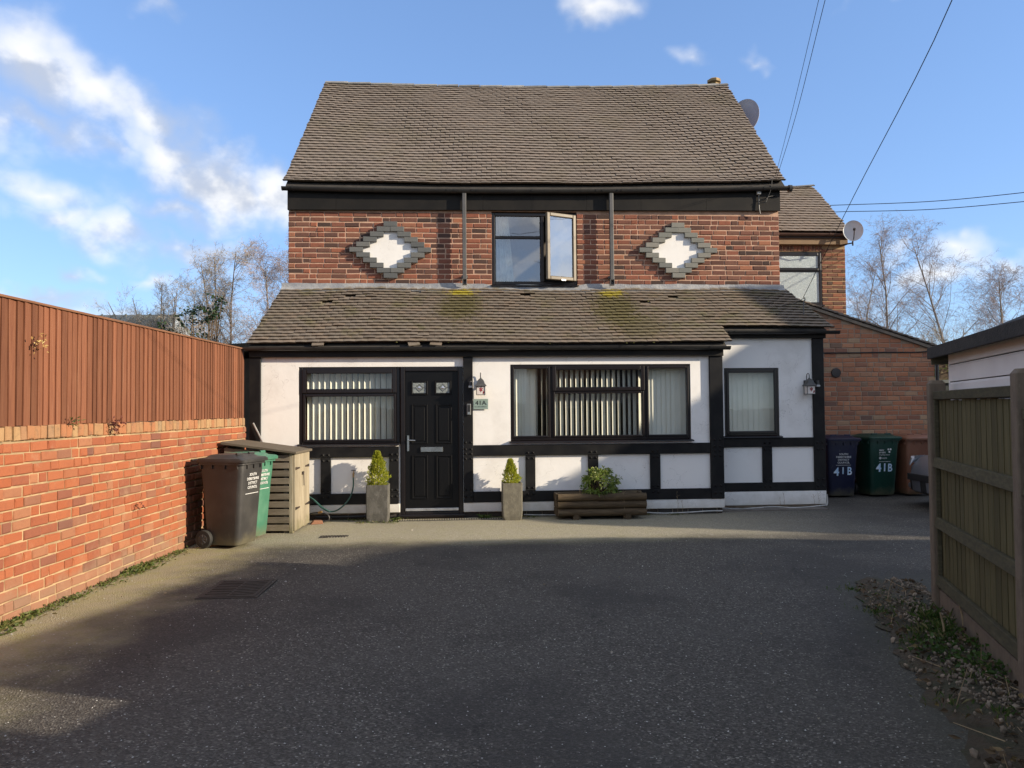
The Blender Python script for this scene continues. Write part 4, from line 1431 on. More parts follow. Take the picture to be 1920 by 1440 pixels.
# ------------------------------------------------------------------ slatted store
M_SLATWOOD = wood_mat('grey_weathered_slat', (.20, .165, .125), (.14, .115, .085), (.26, .225, .17), grain=(.9, 13, 13), moss=(.18, .7))
M_PALEWOOD = wood_mat('pale_weathered_plank', (.34, .295, .215), (.25, .21, .145), (.42, .38, .30), grain=(13, 13, .8), moss=(.22, .75))
sx0, sx1, sy0, sy1 = -3.61, -2.745, 9.635, 10.34
sto = thing('slatted_store', 'low wooden store with slatted side, sloping lid and plank door beside the bins', 'store', ((sx0 + sx1) / 2, (sy0 + sy1) / 2, 0))
ox, oy = (sx0 + sx1) / 2, (sy0 + sy1) / 2
hx, hy = (sx1 - sx0) / 2, (sy1 - sy0) / 2
rk = random.Random(91)
for k in range(11):
    z = .03 + k * .0965
    top = z + .074
    zr = min(top, .985)
    MB().prism([(-hx, z), (hx - .055, z + rk.uniform(-.003, .003)), (hx - .055, zr), (-hx, min(top + .0, 1.11))], 'y', -hy, -hy + .018).build('slat', M_SLATWOOD, sto, bevel=.003)
for xx in (-hx + .02, -hx + .42, hx - .12):
    MB().box(xx, xx + .045, -hy + .0185, -hy + .06, .0, .98).build('batten', M_SLATWOOD, sto)
MB().box(hx - .053, hx - .002, -hy, -hy + .05, 0, .99).build('corner_post', M_PALEWOOD, sto, bevel=.004)
n = 5
pw_ = (2 * hy - .01) / n
for k in range(n):
    y0 = -hy + .005 + k * pw_
    MB().box(hx, hx + .018, y0 + .002, y0 + pw_ - .002, .02 + rk.uniform(0, .012), .995).build('door_plank', M_PALEWOOD, sto, bevel=.003)
M_IRON = simple('black_iron', (.02, .018, .016), .55, (.05, .03, .02), 20)
for z in (.30, .80):
    for y0, y1 in ((-hy + .03, -hy + .22), (hy - .22, hy - .03)):
        MB().prism([(y0, z - .018), (y1, z - .008), (y1, z + .008), (y0, z + .018)] if y0 < 0 else [(y0, z - .008), (y1, z - .018), (y1, z + .018), (y0, z + .008)], 'x', hx + .0185, hx + .024).build('strap_hinge', M_IRON, sto)
ha = MB().box(hx + .0185, hx + .03, -.03, .05, .70, .74)
ha.tube([(hx + .035, .0, .71), (hx + .04, .0, .56)], .006, 6)
ha.build('hasp', M_IRON, sto)
MB().box(-hx, hx - .02, hy - .02, hy, .0, 1.0).build('back_board', M_SLATWOOD, sto)
MB().box(-hx, -hx + .02, -hy + .062, hy - .022, .0, 1.08).build('side_board', M_SLATWOOD, sto)
MB().prism([(-hx - .03, 1.115), (hx + .05, .985), (hx + .05, 1.015), (-hx - .03, 1.148)], 'y', -hy - .05, hy + .02).build('lid', wood_mat('grey_lid_timber', (.16, .135, .10), (.12, .10, .075), (.20, .17, .125), grain=(.9, 10, 10)), sto, bevel=.004)
tag(MB().tube([hw(.107, -.075, 1.36), hw(.26, -.09, 1.06)], .013, 8).build('metal_bar', simple('galvanised_bar', (.35, .34, .33), .5, metal=.4)), 'grey metal bar leaning against the white wall behind the slatted store', 'bar')


# ------------------------------------------------------------------ lanterns, sensors, sign, key safe
M_ROUGHIRON = simple('black_lantern_metal', (.05, .049, .046), .5, (.075, .072, .066), 12, .3)
M_LGLASS = simple('white_lantern_glass', (.72, .66, .60), .35, (.62, .55, .50), 20)
M_RED = simple('red_glass', (.28, .025, .03), .3)
def lantern(label, lx, ly, lz, s=1.0):
    t = thing('wall_lantern', label, 'lantern', hw(lx, ly, lz), HYAW, 'wall lanterns with red leaf glass')
    h, w_ = .125 * s, .062 * s
    MB().frame(-w_, w_, 0, h, .007, -w_, -w_ + .006).frame(-w_, w_, 0, h, .007, w_ - .006, w_).box(-w_, -w_ + .006, -w_ + .006, w_ - .006, 0, .007).box(w_ - .006, w_, -w_ + .006, w_ - .006, 0, .007).build('cage', M_ROUGHIRON, t)
    MB().box(-w_ + .007, w_ - .007, -w_ + .0062, w_ - .007, .004, h - .002).build('glass', M_LGLASS, t)
    lf_ = MB()
    for a, L in ((35, .036), (95, .034), (150, .036), (215, .034), (265, .042), (320, .030)):
        c_, s_ = math.cos(R(a)), math.sin(R(a))
        cx, cz = .004, h * .62
        lf_.add([(cx, -w_ + .0045, cz), (cx + c_ * L * .5 * s - s_ * .009, -w_ + .0045, cz + s_ * L * .5 * s + c_ * .009), (cx + c_ * L * s, -w_ + .0045, cz + s_ * L * s), (cx + c_ * L * .5 * s + s_ * .009, -w_ + .0045, cz + s_ * L * .5 * s - c_ * .009)], [(0, 1, 2, 3)])
    lf_.add([(w_ * .45, -w_ + .0045, .012), (w_ * .85, -w_ + .0045, .03), (w_ * .8, -w_ + .0045, .06), (w_ * .5, -w_ + .0045, .05)], [(0, 1, 2, 3)])
    lf_.build('red_leaf', M_RED, t)
    r_ = MB()
    r_.loft([[(sx_ * q, sy_ * q, z) for sx_, sy_ in ((-1, -1), (1, -1), (1, 1), (-1, 1))] for q, z in ((w_ * 1.28, h), (w_ * 1.25, h + .008), (w_ * .92, h + .035 * s), (w_ * .62, h + .085 * s), (.012, h + .11 * s), (.006, h + .125 * s))])
    r_.build('roof', M_ROUGHIRON, t)
    a_ = MB()
    pts = [(0, 0, h + .12 * s)] + [(0, .045 - .045 * math.cos(R(a)), h + .15 * s + .04 * math.sin(R(a))) for a in range(0, 181, 30)] + [(0, .095, h + .06)]
    a_.tube(pts, .006, 7)
    a_.build('arm', M_ROUGHIRON, t, smooth=True)
    MB().box(-.04, .04, .095, .117, h - .02, h + .09).build('back_plate', M_ROUGHIRON, t, bevel=.006)
    return t
lantern('black lantern with red leaf glass on the white wall beside the front door', 3.249, -.119, 1.725)
lantern('black lantern with red leaf glass on the white bay at the house corner', 8.198, .282, 1.712)
def sensor(label, lx, ly, lz):
    t = thing('motion_sensor', label, 'sensor', hw(lx, ly, lz), HYAW, 'small black motion sensors')
    MB().tube([(0, 0, .02), (0, 0, .085)], [.026, .022], 12).build('housing', M_GUT, t, smooth=True)
    MB().box(-.026, .026, -.035, .012, -.012, .018).build('lens', simple('milky_lens', (.45, .46, .46), .4), t, bevel=.004)
    MB().box(-.018, .018, .012, .032, .0, .06).build('bracket', M_GUT, t)
sensor('small black motion sensor on the post left of the door lantern', 3.105, -.079, 1.84)
sensor('small black motion sensor on the corner post beside the bay lantern', 8.345, .328, 1.835)
sg = thing('house_number_sign', 'pale green glass plate reading 41A under the door lantern', 'sign', hw(3.252, -.024, 1.60), HYAW)
MB().box(-.105, .103, 0, .005, -.073, .072).build('plate', simple('sage_glass', (.25, .33, .29), .2, (.27, .35, .31), 5), sg, bevel=.001)
M_INK = simple('dark_ink', (.015, .018, .018), .5)
text_obj('41A', .088, M_INK, sg, Matrix.Translation((0, -.0015, -.013)) @ Matrix.Rotation(R(90), 4, 'X'), sx_=1.05)
ms = MB()
rr = random.Random(3)
x = -.085
while x < .08:
    wd_ = rr.uniform(.004, .009)
    ms.box(x, x + wd_, -.0014, -.0005, -.045, -.045 + rr.uniform(.009, .014))
    x += wd_ + rr.choice((.003, .003, .008))
ms.build('small_print', simple('faint_ink', (.09, .11, .11), .5), sg, kind='stuff')
for xx in (-.093, .092):
    MB().lathe([(.005, -.006), (.006, 0), (.006, .024)], 10, (xx, 0, 0), 'y').build('standoff', M_ALU, sg)
ks = thing('key_safe', 'small grey key safe with dial on the black door post', 'key safe', hw(3.082, -.047, 1.525), HYAW)
MB().box(-.03, .03, -.03, 0, -.08, .08).build('case', simple('grey_metal', (.22, .22, .21), .4, metal=.6), ks, bevel=.008)
MB().box(-.018, .018, -.034, -.0302, -.03, .062).build('keypad', M_GUT, ks)
MB().lathe([(.017, -.042), (.017, -.0302)], 14, (0, 0, -.055), 'y').build('dial', M_CHROME, ks)

# hose, tap, cables along the wall foot
M_HOSE = simple('green_hose', (.025, .085, .070), .45, (.05, .12, .10), 12)
M_BRASS = simple('brass', (.45, .28, .11), .4, metal=.7)
tp = thing('outdoor_tap', 'small brass tap on the white panel left of the slate planter', 'tap', hw(1.474, -.05, .645), HYAW)
q = MB().tube([(0, .05, 0), (0, -.03, 0), (0, -.035, -.05)], .011, 8)
q.build('spout', M_BRASS, tp, smooth=True)
MB().tube([(0, 0, 0), (0, -.0, .045)], .006, 6).build('stem', M_BRASS, tp)
MB().box(-.034, .026, -.008, .008, .040, .050).build('lever', M_GUT, tp)
def smooth_path(pts, n=8):
    pts = [Vector(p) for p in pts]
    out = []
    for i in range(len(pts) - 1):
        p0, p1, p2, p3 = pts[max(0, i - 1)], pts[i], pts[i + 1], pts[min(len(pts) - 1, i + 2)]
        for k in range(n):
            t_ = k / n
            out.append(.5 * ((2 * p1) + (-p0 + p2) * t_ + (2 * p0 - 5 * p1 + 4 * p2 - p3) * t_ ** 2 + (-p0 + 3 * p1 - 3 * p2 + p3) * t_ ** 3))
    out.append(pts[-1])
    return out
ho = MB().tube(smooth_path([hw(1.474, -.085, .60), hw(1.472, -.10, .45), hw(1.42, -.13, .30), hw(1.30, -.15, .175), hw(1.18, -.15, .135), hw(1.07, -.16, .18), hw(.97, -.14, .27), hw(.86, -.10, .34), hw(.7, -.09, .38)]), .010, 8).build('garden_hose', M_HOSE, smooth=True)
tag(ho, 'green garden hose hanging in a loop from the tap', 'hose')
ho = MB().tube(smooth_path([hw(1.17, -.17, .135), hw(1.06, -.16, .20), hw(.93, -.13, .31), hw(.75, -.10, .40)]), .009, 8).build('garden_hose', M_HOSE, smooth=True)
tag(ho, 'second green hose strand rising behind the slatted store', 'hose')
ho = MB().tube(smooth_path([hw(.86, -.16, .06), hw(.92, -.2, .12), hw(1.05, -.21, .13), hw(1.15, -.22, .10), hw(1.16, -.23, .03), hw(1.06, -.25, .015), hw(.95, -.24, .015)]), .010, 8).build('black_hose', M_GUT, smooth=True)
tag(ho, 'black hose loop lying against the wall foot by the store', 'hose')
ho = MB().tube([hw(1.02, -.215, .13), hw(1.07, -.225, .145)], .016, 8).build('hose_connector', M_BRASS, smooth=True)
tag(ho, 'brass hose connector on the black hose loop', 'connector')
M_CABLE_W = simple('white_cable', (.50, .49, .46), .6)
M_CABLE_B = simple('black_cable', (.02, .02, .021), .6)
for nm, lb, pts, r_, mt in (
    ('cable', 'grey cable lying along the wall foot between planter and trough', [(3.85, -.06, .035), (4.05, -.08, .03), (4.3, -.07, .025)], .007, M_CABLE_W),
    ('cable', 'white cable along the wall foot right of the log trough', [(5.55, -.07, .04), (5.85, -.09, .025), (6.2, -.08, .03), (6.5, -.06, .04), (6.72, -.03, .035)], .009, M_CABLE_W),
    ('cable', 'white cable looping along the foot of the bay wall', [(6.80, .33, .03), (7.1, .27, .016), (7.4, .29, .03), (7.65, .31, .035), (7.95, .28, .02), (8.38, .33, .04), (8.475, .36, .06), (8.478, .37, .2)], .010, M_CABLE_W),
    ('cable', 'dark pipe along the wall foot left of the slate planter', [(.95, -.04, .05), (1.3, -.05, .045), (1.7, -.04, .05)], .014, M_CABLE_B)):
    tag(MB().tube(smooth_path([hw(*q_) for q_ in pts]), r_, 6).build(nm, mt, smooth=True), lb, 'cable')
# ------------------------------------------------------------------ rear wing
wing = thing('rear_wing', 'narrow brick rear wing with tiled roof and frosted window behind the house', 'building', hw(8.3, 4.3, 0), HYAW)
WW = 2.60
w = MB()
for x0, x1, z0, z1 in ((0, .95, 0, 4.83), (2.10, WW, 0, 4.83), (.95, 2.10, 0, 3.60), (.95, 2.10, 4.70, 4.83)):
    w.box(x0, x1, .008, .2, z0, z1)
wwall = w.build('wall', M_MORT_TAN, wing)
MB().box(WW - .2, WW, .201, 3.2, 0, 4.83).build('side_wall', M_BRK_WING, wing)
MB().box(0, WW, 3.2, 3.4, 0, 4.83).build('back_wall', M_BRK_WING, wing)
lay_bricks(wwall, fill_courses(2.10, WW, 3.1, 20, .0835, hp=.4, seed=51, L=.215) + fill_courses(.95, 2.1, 3.1, 6, .0835, seed=52), 0, M_BRK_WING, 53)
cv = brick_variants(.066, .115, .09, M_BRK_WING, 54, n=4)
x = .98
while x < 2.06:
    inst('soldier_brick', random.Random(x).choice(cv), wwall, Matrix.Translation((x + .033, -.002, 4.765)))
    x += .076
fr = MB().frame(.953, 2.097, 3.603, 4.697, .055, .0, .06)
fr.box(1.008, 2.042, .005, .055, 4.28, 4.33)
fr = fr.build('window', M_UPVC, wing, bevel=.006)
MB().frame(.98, 2.075, 4.305, 4.675, .06, -.02, .02).build('fanlight_sash', M_UPVC, fr, bevel=.009)
MB().box(1.04, 2.015, 0, .006, 4.365, 4.615).build('pane', M_FROST, fr)
MB().box(1.008, 2.042, .02, .026, 3.655, 4.28).build('pane', M_FROST, fr)
MB().box(.93, 2.12, -.06, .0, 3.57, 3.602).build('sill', M_UPVC, fr, bevel=.004)
MB().box(0, WW + .01, -.10, .02, 4.831, 5.0).build('fascia', M_OAK, wing, bevel=.003)
g = gutter(0, WW + .06, -.155, 5.04, .05, M_GUTBROWN, None, (.3, 2.2))
g.parent = wing
dk = MB()
dk.prism([(-.13, 5.02), (1.62, 6.47), (3.4, 5.0), (3.4, 4.9), (1.62, 6.38), (-.13, 4.95)], 'x', -.2, WW + .05)
wr = dk.build('roof', M_DARK, wing)
lay_tiles(wr, -.14, 5.045, 1.62, 6.49, .118, lambda t: -.1, lambda t: WW + .06 + .06 * t, M_TILE, 55, 200, rag=.012)
for i in range(6):
    x0 = .2 + i * .42
    m_ = MB()
    prof = [(-.12 + .24 * k / 6, .05 * math.sin(math.pi * k / 6)) for k in range(7)]
    prof = prof + [(p * .88, q - .016) for p, q in reversed(prof)]
    dz = .035 if i == 5 else .0
    m_.loft([[(x0 + .004, 1.62 + p, 6.49 + q) for p, q in prof], [(x0 + .415, 1.62 + p, 6.49 + dz + q) for p, q in prof]])
    m_.build('ridge_tile', M_RIDGE, wr, smooth=True)

# ------------------------------------------------------------------ single-storey outbuilding
outb = thing('outbuilding', 'single storey brown brick outbuilding with sloping tiled verge behind the bins', 'building', hw(8.45, 2.2, 0), HYAW)
OWD = 2.95
def otop(x):
    return 3.495 - .321 * x
w = MB()
w.prism([(0, -.02), (OWD, -.02), (OWD, otop(OWD)), (0, otop(0))], 'y', .007, .2)
ow = w.build('wall', M_MORT_GREY, outb)
pl = fill_courses(0.02, OWD, 0.0, 41, .0853, hp=.30, seed=61, joint=.012, vj=.0105, zmax=lambda x: otop(x) + .004)
lay_bricks(ow, pl, 0, M_BRK_OUT, 62, H=.0733, limit=300, key=lambda p: -p[1], proud=.0035)
MB().box(OWD - .2, OWD, .201, 2.09, 0, otop(OWD) - .01).build('side_wall', M_BRK_OUT, outb)
MB().prism([(-.0, otop(0) + .012), (OWD + .10, otop(OWD + .10) + .012), (OWD + .10, otop(OWD + .1) + .05), (0, otop(0) + .05)], 'y', .02, 2.05).build('roof', M_DARK, outb)
MB().prism([(0, otop(0) - .035), (OWD + .06, otop(OWD + .06) - .035), (OWD + .06, otop(OWD + .06) + .018), (0, otop(0) + .018)], 'y', -.045, .018).build('verge_mortar', M_STONE_CAP, outb)
vt = MB().box(-.09, .09, -.06, .20, 0, .020).mesh('verge_tile', M_TILE)
rr = random.Random(63)
sa = math.atan(-.321)
x = 0.0
while x < OWD + .08:
    inst('verge_tile', vt, outb, Matrix.Translation((x, rr.uniform(-.012, .008), otop(x) + .042 + rr.uniform(-.003, .004))) @ Matrix.Rotation(-sa - R(7), 4, 'Y'))
    x += .098
vt2 = MB()
for i in range(30):
    for j in range(11):
        x = i * .098
        vt2.M = Matrix.Translation((x, .28 + j * .17 + rr.uniform(-.004, .004), otop(x) + .042 + rr.uniform(-.003, .004))) @ Matrix.Rotation(-sa - R(7), 4, 'Y')
        vt2.box(-.09, .09, -.082, .082, 0, .018, rr.random())
vt2.M = None
vt2.build('tile_rest', M_TILE, outb, kind='stuff')
v = MB().lathe([(.060, -.03), (.082, -.028), (.084, .0), (.084, .02)], 24, (1.13, -.004, 2.116), 'y')
v.build('vent_pipe', M_GUT, outb, smooth=True)
MB().lathe([(.058, -.012), (.058, -.008)], 20, (1.13, -.004, 2.116), 'y').build('vent_inside', simple('vent_black', (.004, .004, .004), .9), outb)
MB().lathe([(.016, -.012), (.018, .004)], 12, (.86, -.004, 1.40), 'y').build('small_vent', M_GUT, outb)
MB().tube(smooth_path([(0.0, -.012, 2.47), (1.0, -.013, 2.462), (1.9, -.013, 2.475), (2.55, -.013, 2.475), (2.80, -.02, 2.49), (2.98, -.03, 2.53)]), .011, 6).build('wall_cable', M_CABLE_B, outb)
go = MB().tube([(OWD + .03, -.06, 2.50), (OWD + .03, 1.9, 2.50)], .05, 10)
go.build('gutter', M_GUT, outb, smooth=True)
MB().tube([(OWD + .03, -.03, 2.46), (OWD + .03, -.03, .05)], .03, 8).build('downpipe', M_GUT, outb, smooth=True)

# ------------------------------------------------------------------ satellite dishes
M_DISH = simple('grey_dish', (.34, .37, .45), .45, (.40, .43, .50), 3)
M_DISHW = simple('white_dish', (.55, .56, .55), .4, (.48, .50, .50), 3)
def dish(label, loc, rz, rx, r, mat):
    t = thing('satellite_dish', label, 'satellite dish', loc, rz, 'satellite dishes on the roof edges')
    t.rotation_euler = (rx, 0, rz)
    prof = [(.001, .0), (r * .35, -.006 * r / .3), (r * .7, -.028 * r / .3), (r * .97, -.055 * r / .3), (r, -.062 * r / .3), (r, -.052 * r / .3), (r * .97, -.045 * r / .3), (r * .6, -.010 * r / .3), (.001, .010)]
    d_ = MB().lathe(prof, 36, (0, 0, 0), 'y').build('reflector', mat, t, smooth=True)
    d_.scale = (.9, 1, 1.05)
    a_ = MB()
    a_.tube([(0, .02, -r * .95), (0, -r * .6, -r * .75), (0, -r * 1.05, -r * .25)], .010, 6)
    a_.build('feed_arm', M_IRON, t)
    MB().tube([(0, -r * 1.0, -r * .27), (0, -r * 1.15, -r * .16)], .025, 8).build('receiver', M_IRON, t)
    b_ = MB()
    b_.tube([(0, .01, 0), (0, .10, -.03), (-.0, .14, -.25)], .016, 7)
    b_.tube([(0, .12, -.2), (-.25, .16, -.22)], .013, 6)
    b_.build('bracket', M_IRON, t)
    return t
dish('large blue-grey satellite dish behind the right edge of the main roof', (4.655, 15.0, 7.235), R(-38), R(-6), .335, M_DISH)
dish('small pale satellite dish on the corner of the rear wing', (6.93, 15.45, 5.06), R(-18), R(-10), .21, M_DISHW)

# ------------------------------------------------------------------ cables overhead and fascia bracket
jb = thing('cable_bracket', 'small white junction box with metal bracket and cables on the black eaves board', 'bracket', hw(7.93, UY - .075, 5.03), HYAW)
MB().box(-.032, .032, -.03, .018, .02, .09).build('junction_box', simple('box_white', (.6, .6, .58), .5), jb, bevel=.005)
MB().tube([(0, 0, .02), (0, -.01, -.22), (.02, .0, -.30)], .010, 6).build('bracket_stem', M_PIPE, jb)
q = MB()
q.tube(smooth_path([(0, -.01, -.10), (.10, -.06, -.07), (.16, -.03, -.02), (.34, .02, .02)]), .006, 6)
q.tube(smooth_path([(0, -.01, -.12), (.09, -.05, -.12), (.13, -.05, -.05), (.18, -.08, .10), (.19, -.10, .24)]), .006, 6)
q.build('loose_cable', M_CABLE_B, jb)
M_WIRE = simple('overhead_wire', (.015, .017, .022), .6)
def wire(label, pts, r_):
    tag(MB().tube(smooth_path(pts, 6), r_, 5).build('overhead_cable', M_WIRE, smooth=True), label, 'cable')
wire('left of two thin cables rising from the main roof corner', [(4.40, 12.7, 5.30), (3.84, 10.35, 5.52), (3.278, 8.0, 5.831), (2.6, 5.15, 6.25), (1.6, 1.0, 7.0)], .003)
wire('right of two thin cables rising from the main roof corner', [(4.42, 12.7, 5.28), (3.90, 10.35, 5.50), (3.345, 8.0, 5.826), (2.68, 5.15, 6.25), (1.7, 1.0, 7.0)], .0036)
bp = hw(8.275, .6, 3.215)
wire('thick cable crossing the sky to the bracket on the lean-to roof edge', [bp, (4.02, 8.93, 3.985), (3.517, 6.0, 4.75), (2.9, 4.1, 5.3), (2.2, 2.0, 6.0)], .0042)
lb_ = thing('cable_hook', 'small iron hook holding the thick cable on the lean-to roof edge', 'hook', hw(8.275, .6, 3.0), HYAW)
MB().tube([(0, 0, -.05), (0, -.01, .14), (.02, -.02, .18), (.01, -.02, .215)], .010, 6).build('hook', M_PIPE, lb_)
MB().tube([(.0, -.02, .205), (-.10, .05, .13), (-.25, .3, .12)], .005, 5).build('tail_cable', M_CABLE_B, lb_)
wire('upper of two nearly level cables right of the rear wing', [(7.0, 17.7, 6.16), (7.38, 17.5, 6.134), (8.764, 16, 5.803), (9.774, 14.5, 5.563), (11.2, 12.4, 5.3)], .008)
wire('lower of two nearly level cables right of the rear wing', [(7.2, 17.7, 6.01), (7.622, 17.5, 5.984), (8.76, 16, 5.634), (9.769, 14.5, 5.389), (11.2, 12.4, 5.1)], .008)

# ------------------------------------------------------------------ fence, shed and planting strip on the right
FD = Vector((-.2885, -.9575))        # along the fence towards the camera
FA = math.atan2(FD.y, FD.x)
M_POST = stone_mat('concrete_post', (.17, .128, .088), (.135, .10, .070), (.23, .18, .13))
M_MOSSWOOD = wood_mat('mossy_fence_timber', (.125, .106, .050), (.082, .070, .034), (.19, .165, .09), grain=(12, 12, .6))
M_MOSSRAIL = wood_mat('mossy_rail', (.092, .080, .046), (.062, .055, .034), (.14, .125, .08), grain=(3, 3, 10))
rf = thing('panel_fence', 'dark mossy timber fence panels between concrete posts right of the driveway', 'fence', (3.235, 5.86, 0), FA)
# local x runs towards the camera, local +y faces the shed, -y faces the drive
PITCH = 1.94
for k in range(4):
    x0 = k * PITCH
    cs = rrect(.10, .115, .008, 0)
    po = MB()
    po.loft([rrect(.10, .115, .010, -.3, 2, cx=x0), rrect(.10, .115, .010, 1.70, 2, cx=x0), rrect(.07, .085, .02, 1.725, 2, cx=x0)])
    po.build('concrete_post', M_POST, rf)
for k in range(3):
    a, b = k * PITCH + .053, (k + 1) * PITCH - .053
    MB().box(a, b, -.022, .022, -.1, .155).build('gravel_board', M_POST, rf, bevel=.006)
    n = 17
    pw_ = (b - a) / n
    for i in range(n):
        xx = a + i * pw_
        rk = random.Random(700 + k * 50 + i)
        MB().prism([(xx - .001, .003 + rk.uniform(-.002, .002)), (xx + pw_ - .002, .0), (xx + pw_ - .002, .012), (xx - .001, .014)], 'z', .165, 1.575 - (.12 if k == 1 else 0) + rk.uniform(-.006, .006)).build('fence_board', M_MOSSWOOD, rf)
    for z in (.19, .62, 1.07):
        MB().prism([(-.048, z), (-.004, z), (-.004, z + .075), (-.034, z + .075)], 'x', a, b).build('fence_rail', M_MOSSRAIL, rf, bevel=.004)
    dz_ = -.12 if k == 1 else 0
    MB().box(a, b, -.035, .035, 1.578 + dz_, 1.64 + dz_).build('cap_rail', M_MOSSRAIL, rf, bevel=.004)
    for xx in (a + .015, b - .015):
        MB().box(xx - .015, xx + .015, -.03, -.004, .16, 1.575 - (.12 if k == 1 else 0)).build('panel_edge', M_MOSSRAIL, rf)

M_SHEDW = simple('white_shiplap', (.86, .81, .77), .65, (.80, .74, .70), 2.5, .15)
M_FELT = simple('roof_felt', (.025, .023, .022), .9, (.04, .035, .03), 12, .6, bdist=.01)
shed = thing('shed', 'white shiplap shed with dark felt roof behind the right fence', 'shed', (3.42, 6.0, 0), FA)
SLEN = 3.25
SWD = 2.35
for i in range(14):
    z = .10 + i * .135
    MB().prism([(0.0, z), (.022, z), (.022, z + .128), (.010, z + .128), (.0, z + .112)], 'x', 0, SLEN).build('board', M_SHEDW, shed)
MB().box(.03, SLEN - .03, .023, .05, .05, 1.98).build('lining', M_DARK, shed)
for x0 in (-.022, SLEN + .001):
    MB().prism([(0.0, .05), (SWD, .05), (SWD, 1.98), (SWD / 2, 2.46), (0.0, 1.98)], 'x', x0, x0 + .021).build('gable_end', M_SHEDW, shed)
MB().box(0, SLEN, SWD - .03, SWD, .05, 1.98).build('back_wall', M_SHEDW, shed)
MB().prism([(-.10, 1.955), (SWD / 2, 2.50), (SWD + .1, 1.955), (SWD + .1, 1.925), (SWD / 2, 2.468), (-.10, 1.925)], 'x', -.13, SLEN + .04).build('roof', M_FELT, shed)
MB().box(-.14, SLEN + .05, -.125, -.101, 1.905, 1.995).build('eaves_board', M_FELT, shed, bevel=.003)
MB().box(-.13, -.105, -.10, .25, 1.86, 1.95).build('barge_end', M_MOSSRAIL, shed)

# planting strip
bed_edge = [(3.02, 6.75), (2.86, 6.52), (2.62, 5.62), (2.52, 5.22), (2.27, 4.48), (2.04, 3.62), (1.72, 2.6), (1.35, 1.4)]
def fence_x(y):
    return 3.235 + (y - 5.86) * (.2885 / .9575) + .02
M_BED = simple('bare_earth', (.062, .045, .028), .95, (.040, .040, .020), 7, .9, bdist=.02)
mb = MB()
rr = random.Random(101)
ye = [p[1] for p in bed_edge]
def edge_x(y):
    for (x0, y0), (x1, y1) in zip(bed_edge[:-1], bed_edge[1:]):
        if y1 <= y <= y0:
            return x0 + (x1 - x0) * (y - y0) / (y1 - y0)
    return bed_edge[-1][0]
NYB, NXB = 60, 14
vs = []
for j in range(NYB + 1):
    y = 6.75 - 5.3 * j / NYB
    xa, xb = edge_x(y) + .03 * math.sin(y * 9) + .03 * math.sin(y * 23), max(fence_x(y), edge_x(y) + .1)
    for i in range(NXB + 1):
        u = i / NXB
        vs.append((xa + (xb - xa) * u, y, .006 + .05 * math.sin(math.pi * min(1, u * 1.1)) * (.5 + .5 * math.sin(y * 3 + u * 5)) * min(1, u * 4) + rr.uniform(0, .012) * min(1, u * 5)))
mb.add(vs, [(j * (NXB + 1) + i, j * (NXB + 1) + i + 1, (j + 1) * (NXB + 1) + i + 1, (j + 1) * (NXB + 1) + i) for j in range(NYB) for i in range(NXB)])
struct(mb.build('planting_strip', M_BED, smooth=True))
def bed_pt(rr, umin=0.0):
    y = rr.uniform(1.9, 6.6)
    u = rr.uniform(umin, 1)
    xa, xb = edge_x(y), max(fence_x(y), edge_x(y) + .1)
    return xa + (xb - xa) * u, y, u
M_GRAVEL = simple('gravel_stone', (.21, .165, .118), .85, (.135, .108, .080), 25, .4, var=.5)
ico = [(0, 0, -1), (.72, -.53, -.45), (-.28, -.85, -.45), (-.89, 0, -.45), (-.28, .85, -.45), (.72, .53, -.45), (.28, -.85, .45), (-.72, -.53, .45), (-.72, .53, .45), (.28, .85, .45), (.89, 0, .45), (0, 0, 1)]
icf = [(0, 1, 2), (1, 0, 5), (0, 2, 3), (0, 3, 4), (0, 4, 5), (1, 5, 10), (2, 1, 6), (3, 2, 7), (4, 3, 8), (5, 4, 9), (1, 10, 6), (2, 6, 7), (3, 7, 8), (4, 8, 9), (5, 9, 10), (6, 10, 11), (7, 6, 11), (8, 7, 11), (9, 8, 11), (10, 9, 11)]
gr = MB()
for i in range(6000):
    x, y, u = bed_pt(rr)
    if rr.random() > (.12 + .88 * u ** 1.5) * (.25 + .75 * (math.sin(x * 7 + y * 2.3) > -.2)):
        continue
    s = rr.uniform(.005, .016) * (1.7 if rr.random() < .08 else 1)
    zz = .02 + .045 * math.sin(math.pi * min(1, u * 1.1)) * min(1, u * 4)
    e = Euler((rr.uniform(0, 6), rr.uniform(0, 6), rr.uniform(0, 6))).to_matrix().to_4x4()
    gr.M = Matrix.Translation((x, y, zz)) @ e @ Matrix.Diagonal((s, s * rr.uniform(.6, 1), s * rr.uniform(.4, .75), 1))
    gr.add([(a * rr.uniform(.8, 1.15), b * rr.uniform(.8, 1.15), c * rr.uniform(.8, 1.15)) for a, b, c in ico], icf, rr.random())
gr.M = None
tag(gr.build('gravel', M_GRAVEL, kind='stuff'), 'loose brown gravel scattered along the foot of the right fence', 'gravel')
gs = MB()
